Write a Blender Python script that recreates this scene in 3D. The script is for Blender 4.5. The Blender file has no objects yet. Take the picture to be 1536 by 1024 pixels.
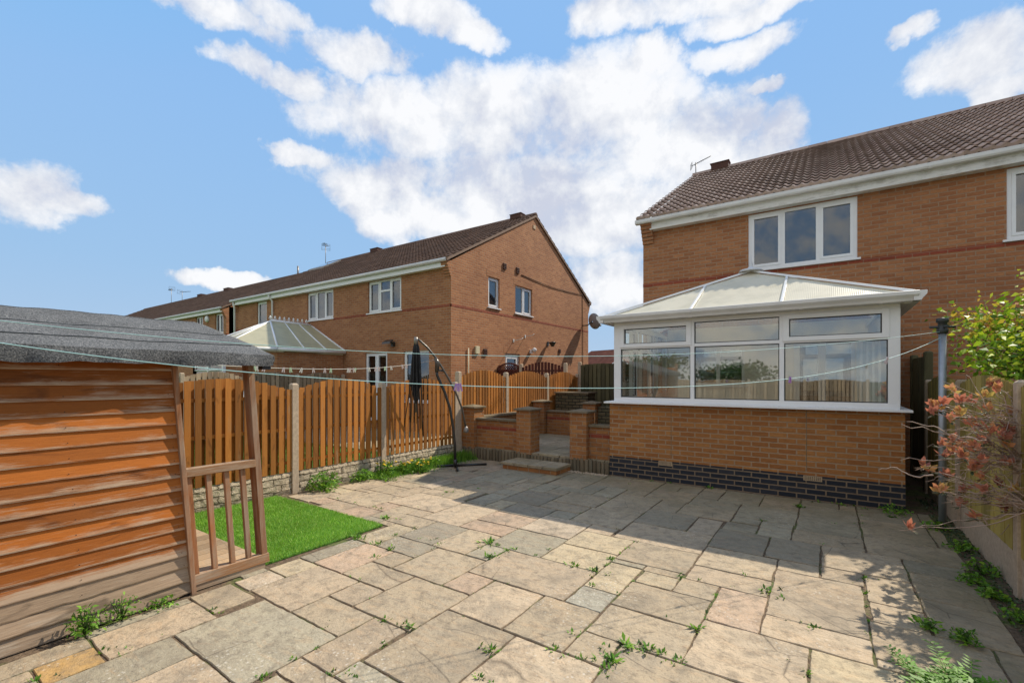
import bpy, math, random
import numpy as np
from math import sin, cos, pi, radians, atan2, sqrt, floor, hypot
from mathutils import Vector
random.seed(11); RNG = np.random.default_rng(7)
S = bpy.context.scene; COL = S.collection

# ------------------------------------------------------------------ materials
class NT:
    def __init__(s, m):
        m.use_nodes = True; s.m = m; s.t = m.node_tree; s.t.nodes.clear()
    def n(s, typ, **k):
        nd = s.t.nodes.new(typ)
        for a, v in k.items():
            if a[0] == '_': nd.inputs[a[1:].replace('_', ' ')].default_value = v
            else: setattr(nd, a, v)
        return nd
    def l(s, a, b): s.t.links.new(a, b)
    def math(s, op, a, b=None, c=None, clamp=False):
        nd = s.n('ShaderNodeMath', operation=op); nd.use_clamp = clamp
        for i, x in enumerate((a, b, c)):
            if x is None: continue
            if isinstance(x, (int, float)): nd.inputs[i].default_value = x
            else: s.l(x, nd.inputs[i])
        return nd.outputs[0]
    def mix(s, f, a, b, mode='MIX'):
        nd = s.n('ShaderNodeMix', data_type='RGBA', blend_type=mode)
        for k, x in ((0, f), (6, a), (7, b)):
            if isinstance(x, (int, float)): nd.inputs[k].default_value = x
            elif isinstance(x, tuple): nd.inputs[k].default_value = (*x[:3], 1)
            else: s.l(x, nd.inputs[k])
        return nd.outputs[2]
    def ramp(s, f, stops, interp='LINEAR'):
        nd = s.n('ShaderNodeValToRGB'); cr = nd.color_ramp; cr.interpolation = interp
        while len(cr.elements) < len(stops): cr.elements.new(.5)
        for e, (p, c) in zip(cr.elements, stops):
            e.position = p; e.color = (*c, 1) if isinstance(c, tuple) else (c, c, c, 1)
        s.l(f, nd.inputs[0]); return nd.outputs[0]
    def noise(s, vec, scale, detail=3, rough=.55, dist=0):
        nd = s.n('ShaderNodeTexNoise', _Scale=scale, _Detail=detail, _Roughness=rough, _Distortion=dist)
        if vec is not None: s.l(vec, nd.inputs['Vector'])
        return nd.outputs['Fac']
    def scale(s, vec, sc, loc=(0, 0, 0)):
        nd = s.n('ShaderNodeMapping'); nd.inputs['Scale'].default_value = sc; nd.inputs['Location'].default_value = loc
        s.l(vec, nd.inputs[0]); return nd.outputs[0]
    def obj(s): return s.n('ShaderNodeTexCoord').outputs['Object']
    def uv(s): return s.n('ShaderNodeUVMap', uv_map='UVMap').outputs[0]
    def tone(s): return s.n('ShaderNodeAttribute', attribute_name='tone').outputs['Fac']
    def bump(s, h, st, dist=.01):
        nd = s.n('ShaderNodeBump', _Strength=st, _Distance=dist); s.l(h, nd.inputs['Height']); return nd.outputs[0]
    def out(s, col, rough=.8, normal=None, metallic=0, spec=.5, **k):
        b = s.n('ShaderNodeBsdfPrincipled')
        for nm, v in (('Base Color', col), ('Roughness', rough), ('Metallic', metallic), ('Specular IOR Level', spec)):
            if isinstance(v, (int, float)): b.inputs[nm].default_value = v
            elif isinstance(v, tuple): b.inputs[nm].default_value = (*v[:3], 1)
            else: s.l(v, b.inputs[nm])
        for kk, v in k.items(): b.inputs[kk.replace('_', ' ')].default_value = v
        if normal is not None: s.l(normal, b.inputs['Normal'])
        o = s.n('ShaderNodeOutputMaterial'); s.l(b.outputs[0], o.inputs[0]); return b, o

M = {}
def mat(name, f):
    m = bpy.data.materials.new(name); f(NT(m)); M[name] = m

def brick_fn(c1, c2, mortar, mortar_size=.008, stain=.35):
    def f(n):
        uv = n.uv()
        b = n.n('ShaderNodeTexBrick', offset=.5); n.l(uv, b.inputs['Vector'])
        for k, v in (('Scale', 1), ('Mortar Size', mortar_size), ('Mortar Smooth', .25), ('Bias', 0), ('Brick Width', .225), ('Row Height', .075)):
            b.inputs[k].default_value = v
        b.inputs['Color1'].default_value = (*c1, 1); b.inputs['Color2'].default_value = (*c2, 1); b.inputs['Mortar'].default_value = (*mortar, 1)
        fine = n.noise(n.scale(uv, (14, 45, 1)), 1, 4, .7)
        col = n.mix(.55, b.outputs[0], n.ramp(fine, [(.3, (.45, .42, .40)), (.7, (1, 1, 1))]), 'MULTIPLY')
        big = n.noise(n.obj(), .7, 4, .65)
        col = n.mix(stain, col, n.ramp(big, [(.35, (.62, .58, .55)), (.62, (1.0, 1.0, 1.0))]), 'MULTIPLY')
        h = n.math('SUBTRACT', 1, b.outputs['Fac'])
        h = n.math('ADD', h, n.math('MULTIPLY', fine, .5))
        n.out(col, .88, n.bump(h, .7, .006), spec=.25)
    return f
mat('brick', brick_fn((.50, .225, .10), (.37, .150, .066), (.42, .27, .17), .009))
mat('brick_garden', brick_fn((.49, .225, .080), (.35, .14, .050), (.40, .27, .17), stain=.6))
mat('brick_cons', brick_fn((.52, .235, .076), (.37, .145, .046), (.46, .31, .19), .010))
mat('brick_red', brick_fn((.36, .085, .045), (.28, .06, .032), (.36, .18, .11), stain=.5))
mat('brick_blue', brick_fn((.028, .033, .045), (.05, .052, .062), (.27, .20, .135), .010, stain=.4))
mat('brick_flat', lambda n: n.out(n.mix(.5, (.40, .19, .075), n.ramp(n.noise(n.uv(), 25), [(.3, .45), (.7, 1.)]), 'MULTIPLY'), .9))
def stone_wall(n):
    uv = n.uv()
    b = n.n('ShaderNodeTexBrick', offset=.45); n.l(uv, b.inputs['Vector'])
    for k, v in (('Scale', 1), ('Mortar Size', .012), ('Mortar Smooth', .6), ('Brick Width', .22), ('Row Height', .085)): b.inputs[k].default_value = v
    b.inputs['Color1'].default_value = (.17, .125, .07, 1); b.inputs['Color2'].default_value = (.10, .085, .045, 1); b.inputs['Mortar'].default_value = (.035, .03, .02, 1)
    f = n.noise(n.obj(), 18, 4)
    col = n.mix(.6, b.outputs[0], n.ramp(f, [(.3, (.5, .55, .4)), (.7, (1, 1, 1))]), 'MULTIPLY')
    n.out(col, .95, n.bump(n.math('SUBTRACT', f, b.outputs['Fac']), .9, .03))
mat('stone_wall', stone_wall)

def plain(col, rough=.5, var=.15, sc=6, spec=.5, metallic=0, bump=0, bsc=40):
    def f(n):
        o = n.obj(); x = n.noise(o, sc, 4, .6)
        c = n.mix(1, col, n.ramp(x, [(.25, tuple([1 - var] * 3)), (.75, (1, 1, 1))]), 'MULTIPLY')
        nm = n.bump(n.noise(o, bsc, 3), bump, .01) if bump else None
        n.out(c, rough, nm, metallic, spec)
    return f
mat('upvc', plain((.80, .80, .80), .35, .06))
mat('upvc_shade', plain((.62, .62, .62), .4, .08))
def dirty_white(n):
    o = n.obj()
    x = n.noise(n.scale(o, (1.2, 1.2, 14)), 1, 6, .75, .6)
    y = n.noise(o, 5, 5, .7)
    f = n.ramp(n.math('MULTIPLY', x, n.math('ADD', y, .5)), [(.50, 0.), (.66, 1.)])
    n.out(n.mix(n.math('MULTIPLY', f, .6), (.74, .73, .70), (.30, .27, .22)), .55, n.bump(x, .3))
mat('fascia_paint', dirty_white)
mat('gutter_white', plain((.76, .75, .73), .4, .2, 3))
mat('cream_wall', plain((.85, .80, .70), .8, .1, 2))
mat('white_metal', plain((.75, .75, .74), .3, .05))
mat('black_metal', plain((.030, .027, .025), .35, .2, 9))
mat('worn_metal', plain((.30, .27, .24), .4, .4, 12, metallic=.4))
mat('boom_metal', plain((.10, .085, .07), .3, .3, 12, metallic=.3))
mat('galv', plain((.34, .37, .41), .42, .25, 7, metallic=.55))
mat('dark_plastic', plain((.03, .035, .035), .5, .2))
mat('dish_grey', plain((.30, .31, .33), .5, .15))
mat('terracotta', plain((.10, .04, .025), .8, .3))
mat('cream_plastic', plain((.62, .55, .36), .5, .1))
mat('airbrick', plain((.50, .36, .22), .8, .3, 15))
mat('hole', plain((.012, .010, .010), .9, .1))
mat('rope_blue', plain((.42, .68, .66), .5, .1))
mat('rope_white', plain((.66, .62, .56), .6, .1))
mat('peg_purple', plain((.40, .20, .50), .4, .1))
mat('peg_pale', plain((.62, .50, .48), .5, .1))
mat('peg_green', plain((.52, .66, .45), .5, .1))
mat('blind', plain((.66, .64, .60), .7, .05))
mat('curtain', plain((.62, .62, .62), .85, .12, 2))
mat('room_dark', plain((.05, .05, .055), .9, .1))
mat('room_floor', plain((.50, .42, .32), .5, .2))
mat('canopy', plain((.016, .015, .015), .75, .3, 14, bump=.3))
mat('verge_mortar', plain((.26, .17, .12), .9, .3, 12))
mat('lead', plain((.20, .21, .23), .6, .2))
mat('bark', plain((.16, .10, .065), .85, .45, 25, bump=.5))
mat('twig', plain((.50, .36, .28), .7, .4, 30))
mat('soil', plain((.085, .052, .032), .95, .65, 9, bump=1.0, bsc=60))
def joints(n):
    o = n.obj(); a = n.noise(o, 30, 5, .7); b = n.noise(o, 2.2, 4, .65)
    c = n.ramp(a, [(.3, (.06, .04, .025)), (.55, (.15, .10, .06)), (.75, (.24, .18, .12))])
    c = n.mix(n.ramp(b, [(.50, 0.), (.60, .75)]), c, n.ramp(a, [(.35, (.05, .07, .015)), (.7, (.14, .19, .04))]))
    n.out(c, .95, n.bump(a, .9, .02))
mat('joint_dirt', joints)
mat('far_ground', plain((.13, .13, .08), .95, .5, 1.2, bump=.5, bsc=20))
def concrete(col, moss=.3):
    def f(n):
        o = n.obj()
        a = n.noise(o, 22, 6, .75); b = n.noise(o, 3, 4, .6)
        c = n.mix(1, col, n.ramp(a, [(.3, .68), (.7, 1.05)]), 'MULTIPLY')
        c = n.mix(n.ramp(b, [(.5, 0.), (.68, moss)]), c, (.09, .085, .04))
        n.out(c, .92, n.bump(a, .6, .006), spec=.2)
    return f
mat('concrete', concrete((.52, .41, .30), .14))
mat('concrete_dark', concrete((.22, .17, .11), .6))
def rockface(n):
    uv = n.uv()
    b = n.n('ShaderNodeTexBrick', offset=.42); n.l(n.mix(.06, uv, n.n('ShaderNodeTexNoise', _Scale=7).outputs['Color']), b.inputs['Vector'])
    for k, v in (('Scale', 1), ('Mortar Size', .009), ('Mortar Smooth', .8), ('Brick Width', .26), ('Row Height', .085)): b.inputs[k].default_value = v
    b.inputs['Color1'].default_value = (.64, .53, .39, 1); b.inputs['Color2'].default_value = (.50, .41, .29, 1); b.inputs['Mortar'].default_value = (.27, .21, .14, 1)
    a = n.noise(uv, 16, 5, .7)
    c = n.mix(.7, b.outputs[0], n.ramp(a, [(.3, .6), (.7, 1.)]), 'MULTIPLY')
    n.out(c, .92, n.bump(n.math('SUBTRACT', a, n.math('MULTIPLY', b.outputs['Fac'], 1.2)), 1., .035), spec=.2)
mat('rockface', rockface)

def wood(c_a, c_b, grain_dir='v', grey=0., rough=.75, knots=True, greycol=(.34, .29, .24), band=0):
    """grain_dir: v = grain runs up the piece, h = along U."""
    def f(n):
        uv = n.uv(); t = n.tone()
        off = n.n('ShaderNodeCombineXYZ'); n.l(n.math('MULTIPLY', t, 37.), off.inputs[2])
        add = n.n('ShaderNodeVectorMath', operation='ADD'); n.l(uv, add.inputs[0]); n.l(off.outputs[0], add.inputs[1]); p = add.outputs[0]
        sc = (75, 2.6, 1) if grain_dir == 'v' else (8, 150, 1)
        g = n.noise(n.scale(p, sc), 1, 7, .72, .15)
        k = n.noise(n.scale(p, (9, 2.5, 1) if grain_dir == 'v' else (2.5, 9, 1)), 1, 3, .5, 1.2)
        c = n.mix(g, c_b, c_a)
        c = n.mix(n.ramp(k, [(.30, .55), (.42, 0.)]), c, tuple(x * .35 for x in c_b))
        tv = n.math('MULTIPLY_ADD', n.math('FRACT', n.math('MULTIPLY', t, 7.31)), .70, .60)
        mv = n.n('ShaderNodeCombineXYZ')
        for i in range(3): n.l(tv, mv.inputs[i])
        c = n.mix(1, c, mv.outputs[0], 'MULTIPLY')
        if grey:
            w = n.noise(n.scale(p, (5, 75, 1) if grain_dir == 'h' else (26, 1.6, 1)), 1, 8, .75, .25)
            w2 = n.noise(p, 1.7, 3, .6)
            ww = n.math('ADD', n.math('MULTIPLY', w, .8), n.math('MULTIPLY', w2, .5))
            if band:
                sep = n.n('ShaderNodeSeparateXYZ'); n.l(uv, sep.inputs[0])
                lip = n.math('SUBTRACT', 1, n.math('FRACT', n.math('MULTIPLY', sep.outputs[1], 18 / 1.82)))
                ww = n.math('ADD', ww, n.math('MULTIPLY_ADD', n.math('POWER', lip, 3), .26, -.07))
                ww = n.math('ADD', ww, n.ramp(sep.outputs[1], [(0, .40), (.30, .36), (.42, .03), (.8, .0), (1.2 / 1.0 if False else .98, -.04)]))
            c = n.mix(n.ramp(ww, [(.78 - grey * .35, 0.), (.95 - grey * .25, .9)]), c, n.mix(g, tuple(x * .55 for x in greycol), greycol))
        n.out(c, rough, n.bump(n.math('ADD', g, n.math('MULTIPLY', k, .4)), .5, .004), spec=.3)
    return f
mat('fence_orange', wood((.50, .20, .038), (.25, .088, .015), grey=.12, greycol=(.40, .30, .19)))
mat('fence_grey', wood((.40, .30, .20), (.26, .18, .11), grey=.35))
mat('fence_red', wood((.12, .030, .018), (.07, .018, .012)))
mat('fence_green', wood((.46, .36, .10), (.28, .215, .055), grey=.10, greycol=(.20, .19, .10)))
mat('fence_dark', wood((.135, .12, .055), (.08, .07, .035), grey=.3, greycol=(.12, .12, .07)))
mat('shed_board', wood((.52, .165, .022), (.24, .062, .010), 'h', grey=.31, greycol=(.58, .43, .30), band=1))
mat('shed_grey', wood((.46, .33, .22), (.09, .06, .04), 'h', grey=.38, greycol=(.56, .47, .37)))
mat('shed_post', wood((.42, .17, .06), (.26, .10, .04), 'v', grey=.62, greycol=(.42, .31, .22)))
mat('shed_rail', wood((.40, .20, .09), (.26, .13, .06), 'h', grey=.7, greycol=(.48, .38, .28)))
mat('deck', wood((.46, .33, .20), (.32, .21, .12), 'h', grey=.4, greycol=(.45, .38, .29)))
mat('log', wood((.20, .15, .09), (.11, .08, .045), 'v', grey=.5, greycol=(.22, .19, .13)))

def felt(n):
    o = n.obj(); v = n.n('ShaderNodeTexVoronoi', _Scale=170.); n.l(o, v.inputs['Vector'])
    a = n.noise(o, 55, 5, .8); b = n.noise(o, 2.5, 5, .65)
    sp = n.n('ShaderNodeSeparateColor'); n.l(v.outputs['Color'], sp.inputs[0])
    c = n.ramp(n.math('ADD', n.math('MULTIPLY', sp.outputs[0], .5), n.math('MULTIPLY', a, .5)), [(.28, (.065, .067, .072)), (.55, (.135, .14, .145)), (.78, (.24, .24, .24))])
    c = n.mix(.6, c, n.ramp(b, [(.35, .6), (.65, 1.1)]), 'MULTIPLY')
    n.out(c, .95, n.bump(n.math('ADD', a, sp.outputs[0]), .8, .006), spec=.15)
mat('felt', felt)

def tile(c_a, c_b, lichen):
    def f(n):
        t = n.tone(); o = n.obj()
        c = n.mix(t, c_a, c_b)
        a = n.noise(o, 9, 5, .7); b = n.noise(o, .8, 4, .6)
        c = n.mix(n.ramp(a, [(.45, 0.), (.75, lichen)]), c, (.42, .36, .31))
        c = n.mix(.5, c, n.ramp(b, [(.35, .6), (.6, 1.)]), 'MULTIPLY')
        n.out(c, .85, n.bump(n.noise(o, 60, 3), .3, .004), spec=.25)
    return f
mat('tile_ours', tile((.54, .40, .33), (.34, .23, .185), .45))
mat('tile_next', tile((.20, .115, .078), (.12, .068, .046), .25))
mat('tile_far', tile((.30, .12, .08), (.22, .08, .055), .1))

def slab(n):
    o = n.obj(); t = n.tone()
    col = n.n('ShaderNodeAttribute', attribute_name='hue').outputs['Color']
    off = n.n('ShaderNodeCombineXYZ'); n.l(n.math('MULTIPLY', t, 91.), off.inputs[2])
    add = n.n('ShaderNodeVectorMath', operation='ADD'); n.l(o, add.inputs[0]); n.l(off.outputs[0], add.inputs[1]); p = add.outputs[0]
    a = n.noise(p, 3.2, 6, .62, .9); b = n.noise(p, 38, 5, .8); d = n.noise(p, 11, 5, .7, .3)
    veins = n.noise(n.scale(p, (1.2, 5, 1)), 1.6, 4, .6, 2.2)
    c = n.mix(n.ramp(a, [(.42, 0.), (.68, .55)]), col, n.mix(.5, col, (.30, .27, .215)))
    c = n.mix(n.ramp(veins, [(.55, 0.), (.62, .22), (.69, 0.)]), c, (.50, .30, .15))
    c = n.mix(n.ramp(d, [(.48, 0.), (.68, .62)]), c, (.165, .135, .10))
    rim = n.noise(p, 1.9, 5, .7, .4); c = n.mix(n.ramp(rim, [(.50, 0.), (.64, .5)]), c, (.19, .16, .12))
    c = n.mix(n.ramp(b, [(.34, .45), (.46, 0.)]), c, (.10, .082, .06))
    v = n.n('ShaderNodeTexVoronoi', _Scale=31., _Randomness=1.); n.l(n.mix(.05, o, n.n('ShaderNodeTexNoise', _Scale=40.).outputs['Color']), v.inputs['Vector'])
    patch = n.noise(o, 1.1, 2, .5)
    lich = n.math('MULTIPLY', n.ramp(v.outputs['Distance'], [(.10, 1.), (.30, 0.)]), n.ramp(patch, [(.52, 0.), (.62, .55)]))
    c = n.mix(lich, c, (.62, .58, .50))
    # algae on the damp slabs along the house, the conservatory and the right fence
    so = n.n('ShaderNodeSeparateXYZ'); n.l(o, so.inputs[0])
    wet = n.math('MAXIMUM', n.ramp(so.outputs[0], [(.2, 0.), (.9, 1.)]), n.ramp(n.math('MULTIPLY', so.outputs[1], .1), [(.45, 0.), (.74, .9)]))
    al = n.math('MULTIPLY', wet, n.ramp(n.noise(o, 1.8, 5, .65), [(.32, .15), (.62, .75)])); c = n.mix(al, c, n.mix(.5, c, (.15, .135, .06), 'MULTIPLY') if False else (.20, .17, .095))
    g2 = n.noise(p, 90, 4, .75); c = n.mix(.25, c, n.ramp(g2, [(.3, .62), (.7, 1.18)]), 'MULTIPLY')
    crack = n.n('ShaderNodeTexVoronoi', feature='DISTANCE_TO_EDGE', _Scale=1.3); n.l(n.mix(.18, p, n.n('ShaderNodeTexNoise', _Scale=6., _Detail=5).outputs['Color']), crack.inputs['Vector'])
    ck = n.math('MULTIPLY', n.ramp(crack.outputs['Distance'], [(.0, 1.), (.006, 0.)]), n.ramp(rim, [(.45, 0.), (.55, .7)])); c = n.mix(ck, c, (.09, .07, .05))
    h = n.math('ADD', n.math('MULTIPLY', a, 1.7), n.math('ADD', n.math('MULTIPLY', d, 1.0), n.math('MULTIPLY', b, .35)))
    n.out(c, n.ramp(d, [(.3, .72), (.7, .9)]), n.bump(h, .9, .014), spec=.3)
mat('slab', slab)
def turf(c1, c2, c3):
    def f(n):
        t = n.tone()
        c = n.ramp(t, [(0, c1), (.55, c2), (1, c3)])
        c = n.mix(.5, c, n.ramp(n.noise(n.obj(), 2.6, 3), [(.35, .6), (.65, 1.1)]), 'MULTIPLY')
        b, o = n.out(c, .55, spec=.4)
        tr = n.n('ShaderNodeBsdfTranslucent'); n.l(c, tr.inputs[0])
        m = n.n('ShaderNodeMixShader'); m.inputs[0].default_value = .3
        n.l(b.outputs[0], m.inputs[1]); n.l(tr.outputs[0], m.inputs[2]); n.l(m.outputs[0], o.inputs[0])
    return f
mat('turf', turf((.13, .32, .022), (.28, .54, .045), (.60, .74, .22)))
mat('turf_base', plain((.08, .22, .015), .9, .3, 20))
mat('weed', turf((.06, .16, .015), (.15, .34, .025), (.28, .46, .04)))
mat('weed_dark', turf((.06, .05, .03), (.07, .14, .03), (.14, .24, .05)))
mat('lawn', turf((.06, .12, .02), (.13, .24, .04), (.26, .32, .09)))
mat('leaf_rose', turf((.07, .16, .010), (.27, .44, .018), (.62, .68, .05)))
mat('leaf_rose_young', turf((.60, .48, .05), (.66, .52, .06), (.62, .25, .06)))
mat('leaf_red', turf((.36, .15, .11), (.66, .25, .15), (.62, .48, .12)))
mat('leaf_dull', turf((.05, .09, .04), (.13, .17, .08), (.30, .13, .08)))
mat('tree_leaf', turf((.02, .05, .010), (.04, .09, .018), (.09, .15, .03)))
mat('petal', plain((.80, .52, .01), .6, .1))

def glass(tint, refl):
    def f(n):
        tr = n.n('ShaderNodeBsdfTransparent'); tr.inputs[0].default_value = (*tint, 1)
        gl = n.n('ShaderNodeBsdfGlossy', _Roughness=.015); gl.inputs[0].default_value = (.95, .97, 1, 1)
        ge = n.n('ShaderNodeNewGeometry'); dt = n.n('ShaderNodeVectorMath', operation='DOT_PRODUCT')
        n.l(ge.outputs['Normal'], dt.inputs[0]); n.l(ge.outputs['Incoming'], dt.inputs[1])
        c = n.math('ABSOLUTE', dt.outputs['Value']); fr = n.math('POWER', n.math('SUBTRACT', 1, c), 5)
        m = n.n('ShaderNodeMixShader'); n.l(n.math('MULTIPLY_ADD', fr, .9, refl, clamp=True), m.inputs[0])
        n.l(tr.outputs[0], m.inputs[1]); n.l(gl.outputs[0], m.inputs[2])
        o = n.n('ShaderNodeOutputMaterial'); n.l(m.outputs[0], o.inputs[0])
    return f
mat('glass', glass((.92, .94, .92), .13))
mat('glass_house', glass((.5, .53, .56), .13))
def poly(c, tl):
    def f(n):
        uv = n.uv(); sep = n.n('ShaderNodeSeparateXYZ'); n.l(uv, sep.inputs[0])
        w = n.math('SINE', n.math('MULTIPLY', sep.outputs[0], 2 * pi / .022))
        cc = n.mix(n.math('MULTIPLY_ADD', w, .08, .1), c, tuple(x * .75 for x in c))
        cc = n.mix(n.ramp(n.noise(n.obj(), 3, 4), [(.45, 0.), (.75, .35)]), cc, (.40, .38, .26))
        b, o = n.out(cc, .35, n.bump(w, .25, .003))
        t = n.n('ShaderNodeBsdfTranslucent'); n.l(cc, t.inputs[0])
        m = n.n('ShaderNodeMixShader'); m.inputs[0].default_value = tl
        n.l(b.outputs[0], m.inputs[1]); n.l(t.outputs[0], m.inputs[2]); n.l(m.outputs[0], o.inputs[0])
    return f
mat('poly_roof', poly((.98, .91, .72), .35))
mat('poly_green', poly((.72, .66, .44), .40))

# ------------------------------------------------------------------ mesh builder
class MB:
    def __init__(s): s.v = []; s.f = []; s.t = []; s.m = []; s.h = []; s.hue = None; s.smooth = []
    def face(s, idx, tone=.5, mi=0, sm=False):
        s.f.append(idx); s.t.append(tone); s.m.append(mi); s.smooth.append(sm); s.h.append(s.hue)
    def quad(s, a, b, c, d, tone=.5, mi=0):
        k = len(s.v); s.v += [a, b, c, d]; s.face((k, k + 1, k + 2, k + 3), tone, mi)
    def poly(s, pts, tone=.5, mi=0):
        k = len(s.v); s.v += list(pts); s.face(tuple(range(k, k + len(pts))), tone, mi)
    def box(s, x0, x1, y0, y1, z0, z1, tone=None, mi=0, T=None):
        if tone is None: tone = random.random()
        if x0 > x1: x0, x1 = x1, x0
        if y0 > y1: y0, y1 = y1, y0
        P = [(x, y, z) for z in (z0, z1) for (x, y) in ((x0, y0), (x1, y0), (x1, y1), (x0, y1))]
        if T: P = [T(*p) for p in P]
        s.hexa(P, tone, mi)
    def hexa(s, P, tone=.5, mi=0):
        k = len(s.v); s.v += P
        for q in ((3, 2, 1, 0), (4, 5, 6, 7), (0, 1, 5, 4), (1, 2, 6, 5), (2, 3, 7, 6), (3, 0, 4, 7)):
            s.face(tuple(k + i for i in q), tone, mi)
    def prism(s, poly, lo, hi, axis='z', tone=.5, mi=0, T=None):
        """poly: 2-D points; axis: extrusion axis."""
        def mk(p, h):
            q = {'z': (p[0], p[1], h), 'y': (p[0], h, p[1]), 'x': (h, p[0], p[1])}[axis]
            return T(*q) if T else q
        n = len(poly); k = len(s.v)
        s.v += [mk(p, lo) for p in poly] + [mk(p, hi) for p in poly]
        s.face(tuple(k + i for i in reversed(range(n))), tone, mi); s.face(tuple(k + n + i for i in range(n)), tone, mi)
        for i in range(n): s.face((k + i, k + (i + 1) % n, k + n + (i + 1) % n, k + n + i), tone, mi)
    def tube(s, pts, r, n=8, tone=.5, mi=0, cap=True):
        pts = [Vector(p) for p in pts]; rs = r if isinstance(r, (list, tuple)) else [r] * len(pts)
        k = len(s.v); up = Vector((0, 0, 1)); prev = None
        for i, p in enumerate(pts):
            d = (pts[min(i + 1, len(pts) - 1)] - pts[max(i - 1, 0)]).normalized()
            if prev is None:
                a = d.cross(up)
                if a.length < .05: a = d.cross(Vector((1, 0, 0)))
            else: a = prev - d * prev.dot(d)
            a.normalize(); prev = a; b = d.cross(a)
            for j in range(n):
                th = 2 * pi * j / n; s.v.append(tuple(p + (a * cos(th) + b * sin(th)) * rs[i]))
        for i in range(len(pts) - 1):
            for j in range(n):
                s.face((k + i * n + j, k + i * n + (j + 1) % n, k + (i + 1) * n + (j + 1) % n, k + (i + 1) * n + j), tone, mi, True)
        if cap:
            s.face(tuple(k + j for j in reversed(range(n))), tone, mi); e = k + (len(pts) - 1) * n
            s.face(tuple(e + j for j in range(n)), tone, mi)
    def lathe(s, c, prof, n=16, tone=.5, mi=0, axis=None):
        k = len(s.v); c = Vector(c); ax = Vector(axis or (0, 0, 1)).normalized()
        a = ax.cross(Vector((1, 0, 0)) if abs(ax.x) < .9 else Vector((0, 1, 0))).normalized(); b = ax.cross(a)
        for r, h in prof:
            for j in range(n):
                th = 2 * pi * j / n; s.v.append(tuple(c + ax * h + (a * cos(th) + b * sin(th)) * r))
        for i in range(len(prof) - 1):
            for j in range(n):
                s.face((k + i * n + j, k + i * n + (j + 1) % n, k + (i + 1) * n + (j + 1) % n, k + (i + 1) * n + j), tone, mi, True)
    def build(s, name, mats, parent=None, bevel=0, world=False):
        me = bpy.data.meshes.new(name); me.from_pydata(s.v, [], s.f)
        if not isinstance(mats, (list, tuple)): mats = [mats]
        for m in mats: me.materials.append(M[m])
        me.polygons.foreach_set('material_index', s.m); me.polygons.foreach_set('use_smooth', s.smooth)
        a = me.attributes.new('tone', 'FLOAT', 'FACE'); a.data.foreach_set('value', s.t)
        if s.h and s.h[0] is not None:
            h = me.attributes.new('hue', 'FLOAT_COLOR', 'FACE'); h.data.foreach_set('color', [c for q in s.h for c in (*q, 1)])
        box_uv(me)
        o = bpy.data.objects.new(name, me); COL.objects.link(o)
        if parent is not None: o.parent = parent
        if bevel:
            b = o.modifiers.new('Bevel', 'BEVEL'); b.width = bevel; b.segments = 2; b.limit_method = 'ANGLE'; b.angle_limit = radians(40)
            b.harden_normals = False
        return o
def box_uv(me):
    n = len(me.vertices); co = np.empty(n * 3); me.vertices.foreach_get('co', co); co = co.reshape(-1, 3)
    L = len(me.loops); vi = np.empty(L, int); me.loops.foreach_get('vertex_index', vi)
    P = len(me.polygons); nr = np.empty(P * 3); me.polygons.foreach_get('normal', nr); nr = nr.reshape(-1, 3)
    tot = np.empty(P, int); me.polygons.foreach_get('loop_total', tot); fn = np.repeat(np.abs(nr), tot, axis=0)
    c = co[vi]; horiz = fn[:, 2] > .75; xf = (fn[:, 0] > fn[:, 1]) & ~horiz
    U = np.where(xf, c[:, 1], c[:, 0]); V = np.where(horiz, c[:, 1], c[:, 2])
    uv = me.uv_layers.new(name='UVMap'); uv.data.foreach_set('uv', np.stack([U, V], 1).ravel())
def tag(o, label=None, cat=None, group=None, kind=None):
    if label: o['label'] = label
    if cat: o['category'] = cat
    if group: o['group'] = group
    if kind: o['kind'] = kind
    return o
def thing(name, label, cat, loc=(0, 0, 0), group=None, rz=0):
    o = bpy.data.objects.new(name, None); COL.objects.link(o); o.location = loc; o.rotation_euler = (0, 0, rz); o.empty_display_size = .2
    return tag(o, label, cat, group)
def np_mesh(name, verts, faces, tones, mname, parent=None, mi=None, mats=None):
    me = bpy.data.meshes.new(name); nv, nf = len(verts), len(faces); k = faces.shape[1]
    me.vertices.add(nv); me.vertices.foreach_set('co', verts.astype(np.float32).ravel())
    me.loops.add(nf * k); me.loops.foreach_set('vertex_index', faces.astype(np.int32).ravel())
    me.polygons.add(nf); me.polygons.foreach_set('loop_start', np.arange(0, nf * k, k, dtype=np.int32))
    for m in (mats or [mname]): me.materials.append(M[m])
    if mi is not None: me.polygons.foreach_set('material_index', mi.astype(np.int32))
    me.update(); a = me.attributes.new('tone', 'FLOAT', 'FACE'); a.data.foreach_set('value', tones.astype(np.float32))
    me.validate(); o = bpy.data.objects.new(name, me); COL.objects.link(o)
    if parent is not None: o.parent = parent
    return o
def leaves(centres, size, up=.35, asp=.5, tones=None, jitter=.4, drop=0):
    """many small folded leaf quads; returns verts, faces, tones"""
    n = len(centres); d = RNG.normal(size=(n, 3)); d[:, 2] = d[:, 2] * .6 + up; d /= np.linalg.norm(d, axis=1)[:, None]
    w = np.cross(d, RNG.normal(size=(n, 3))); w /= np.linalg.norm(w, axis=1)[:, None]
    s = size * (1 + jitter * (RNG.random(n) - .5) * 2)[:, None]
    b = centres; m = b + d * s * .5; t = b + d * s; t[:, 2] -= drop * s[:, 0]
    v = np.stack([b, m + w * s * asp * .5, t, m - w * s * asp * .5], 1).reshape(-1, 3)
    f = np.arange(4 * n).reshape(n, 4)
    return v, f, (RNG.random(n) if tones is None else tones)

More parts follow.
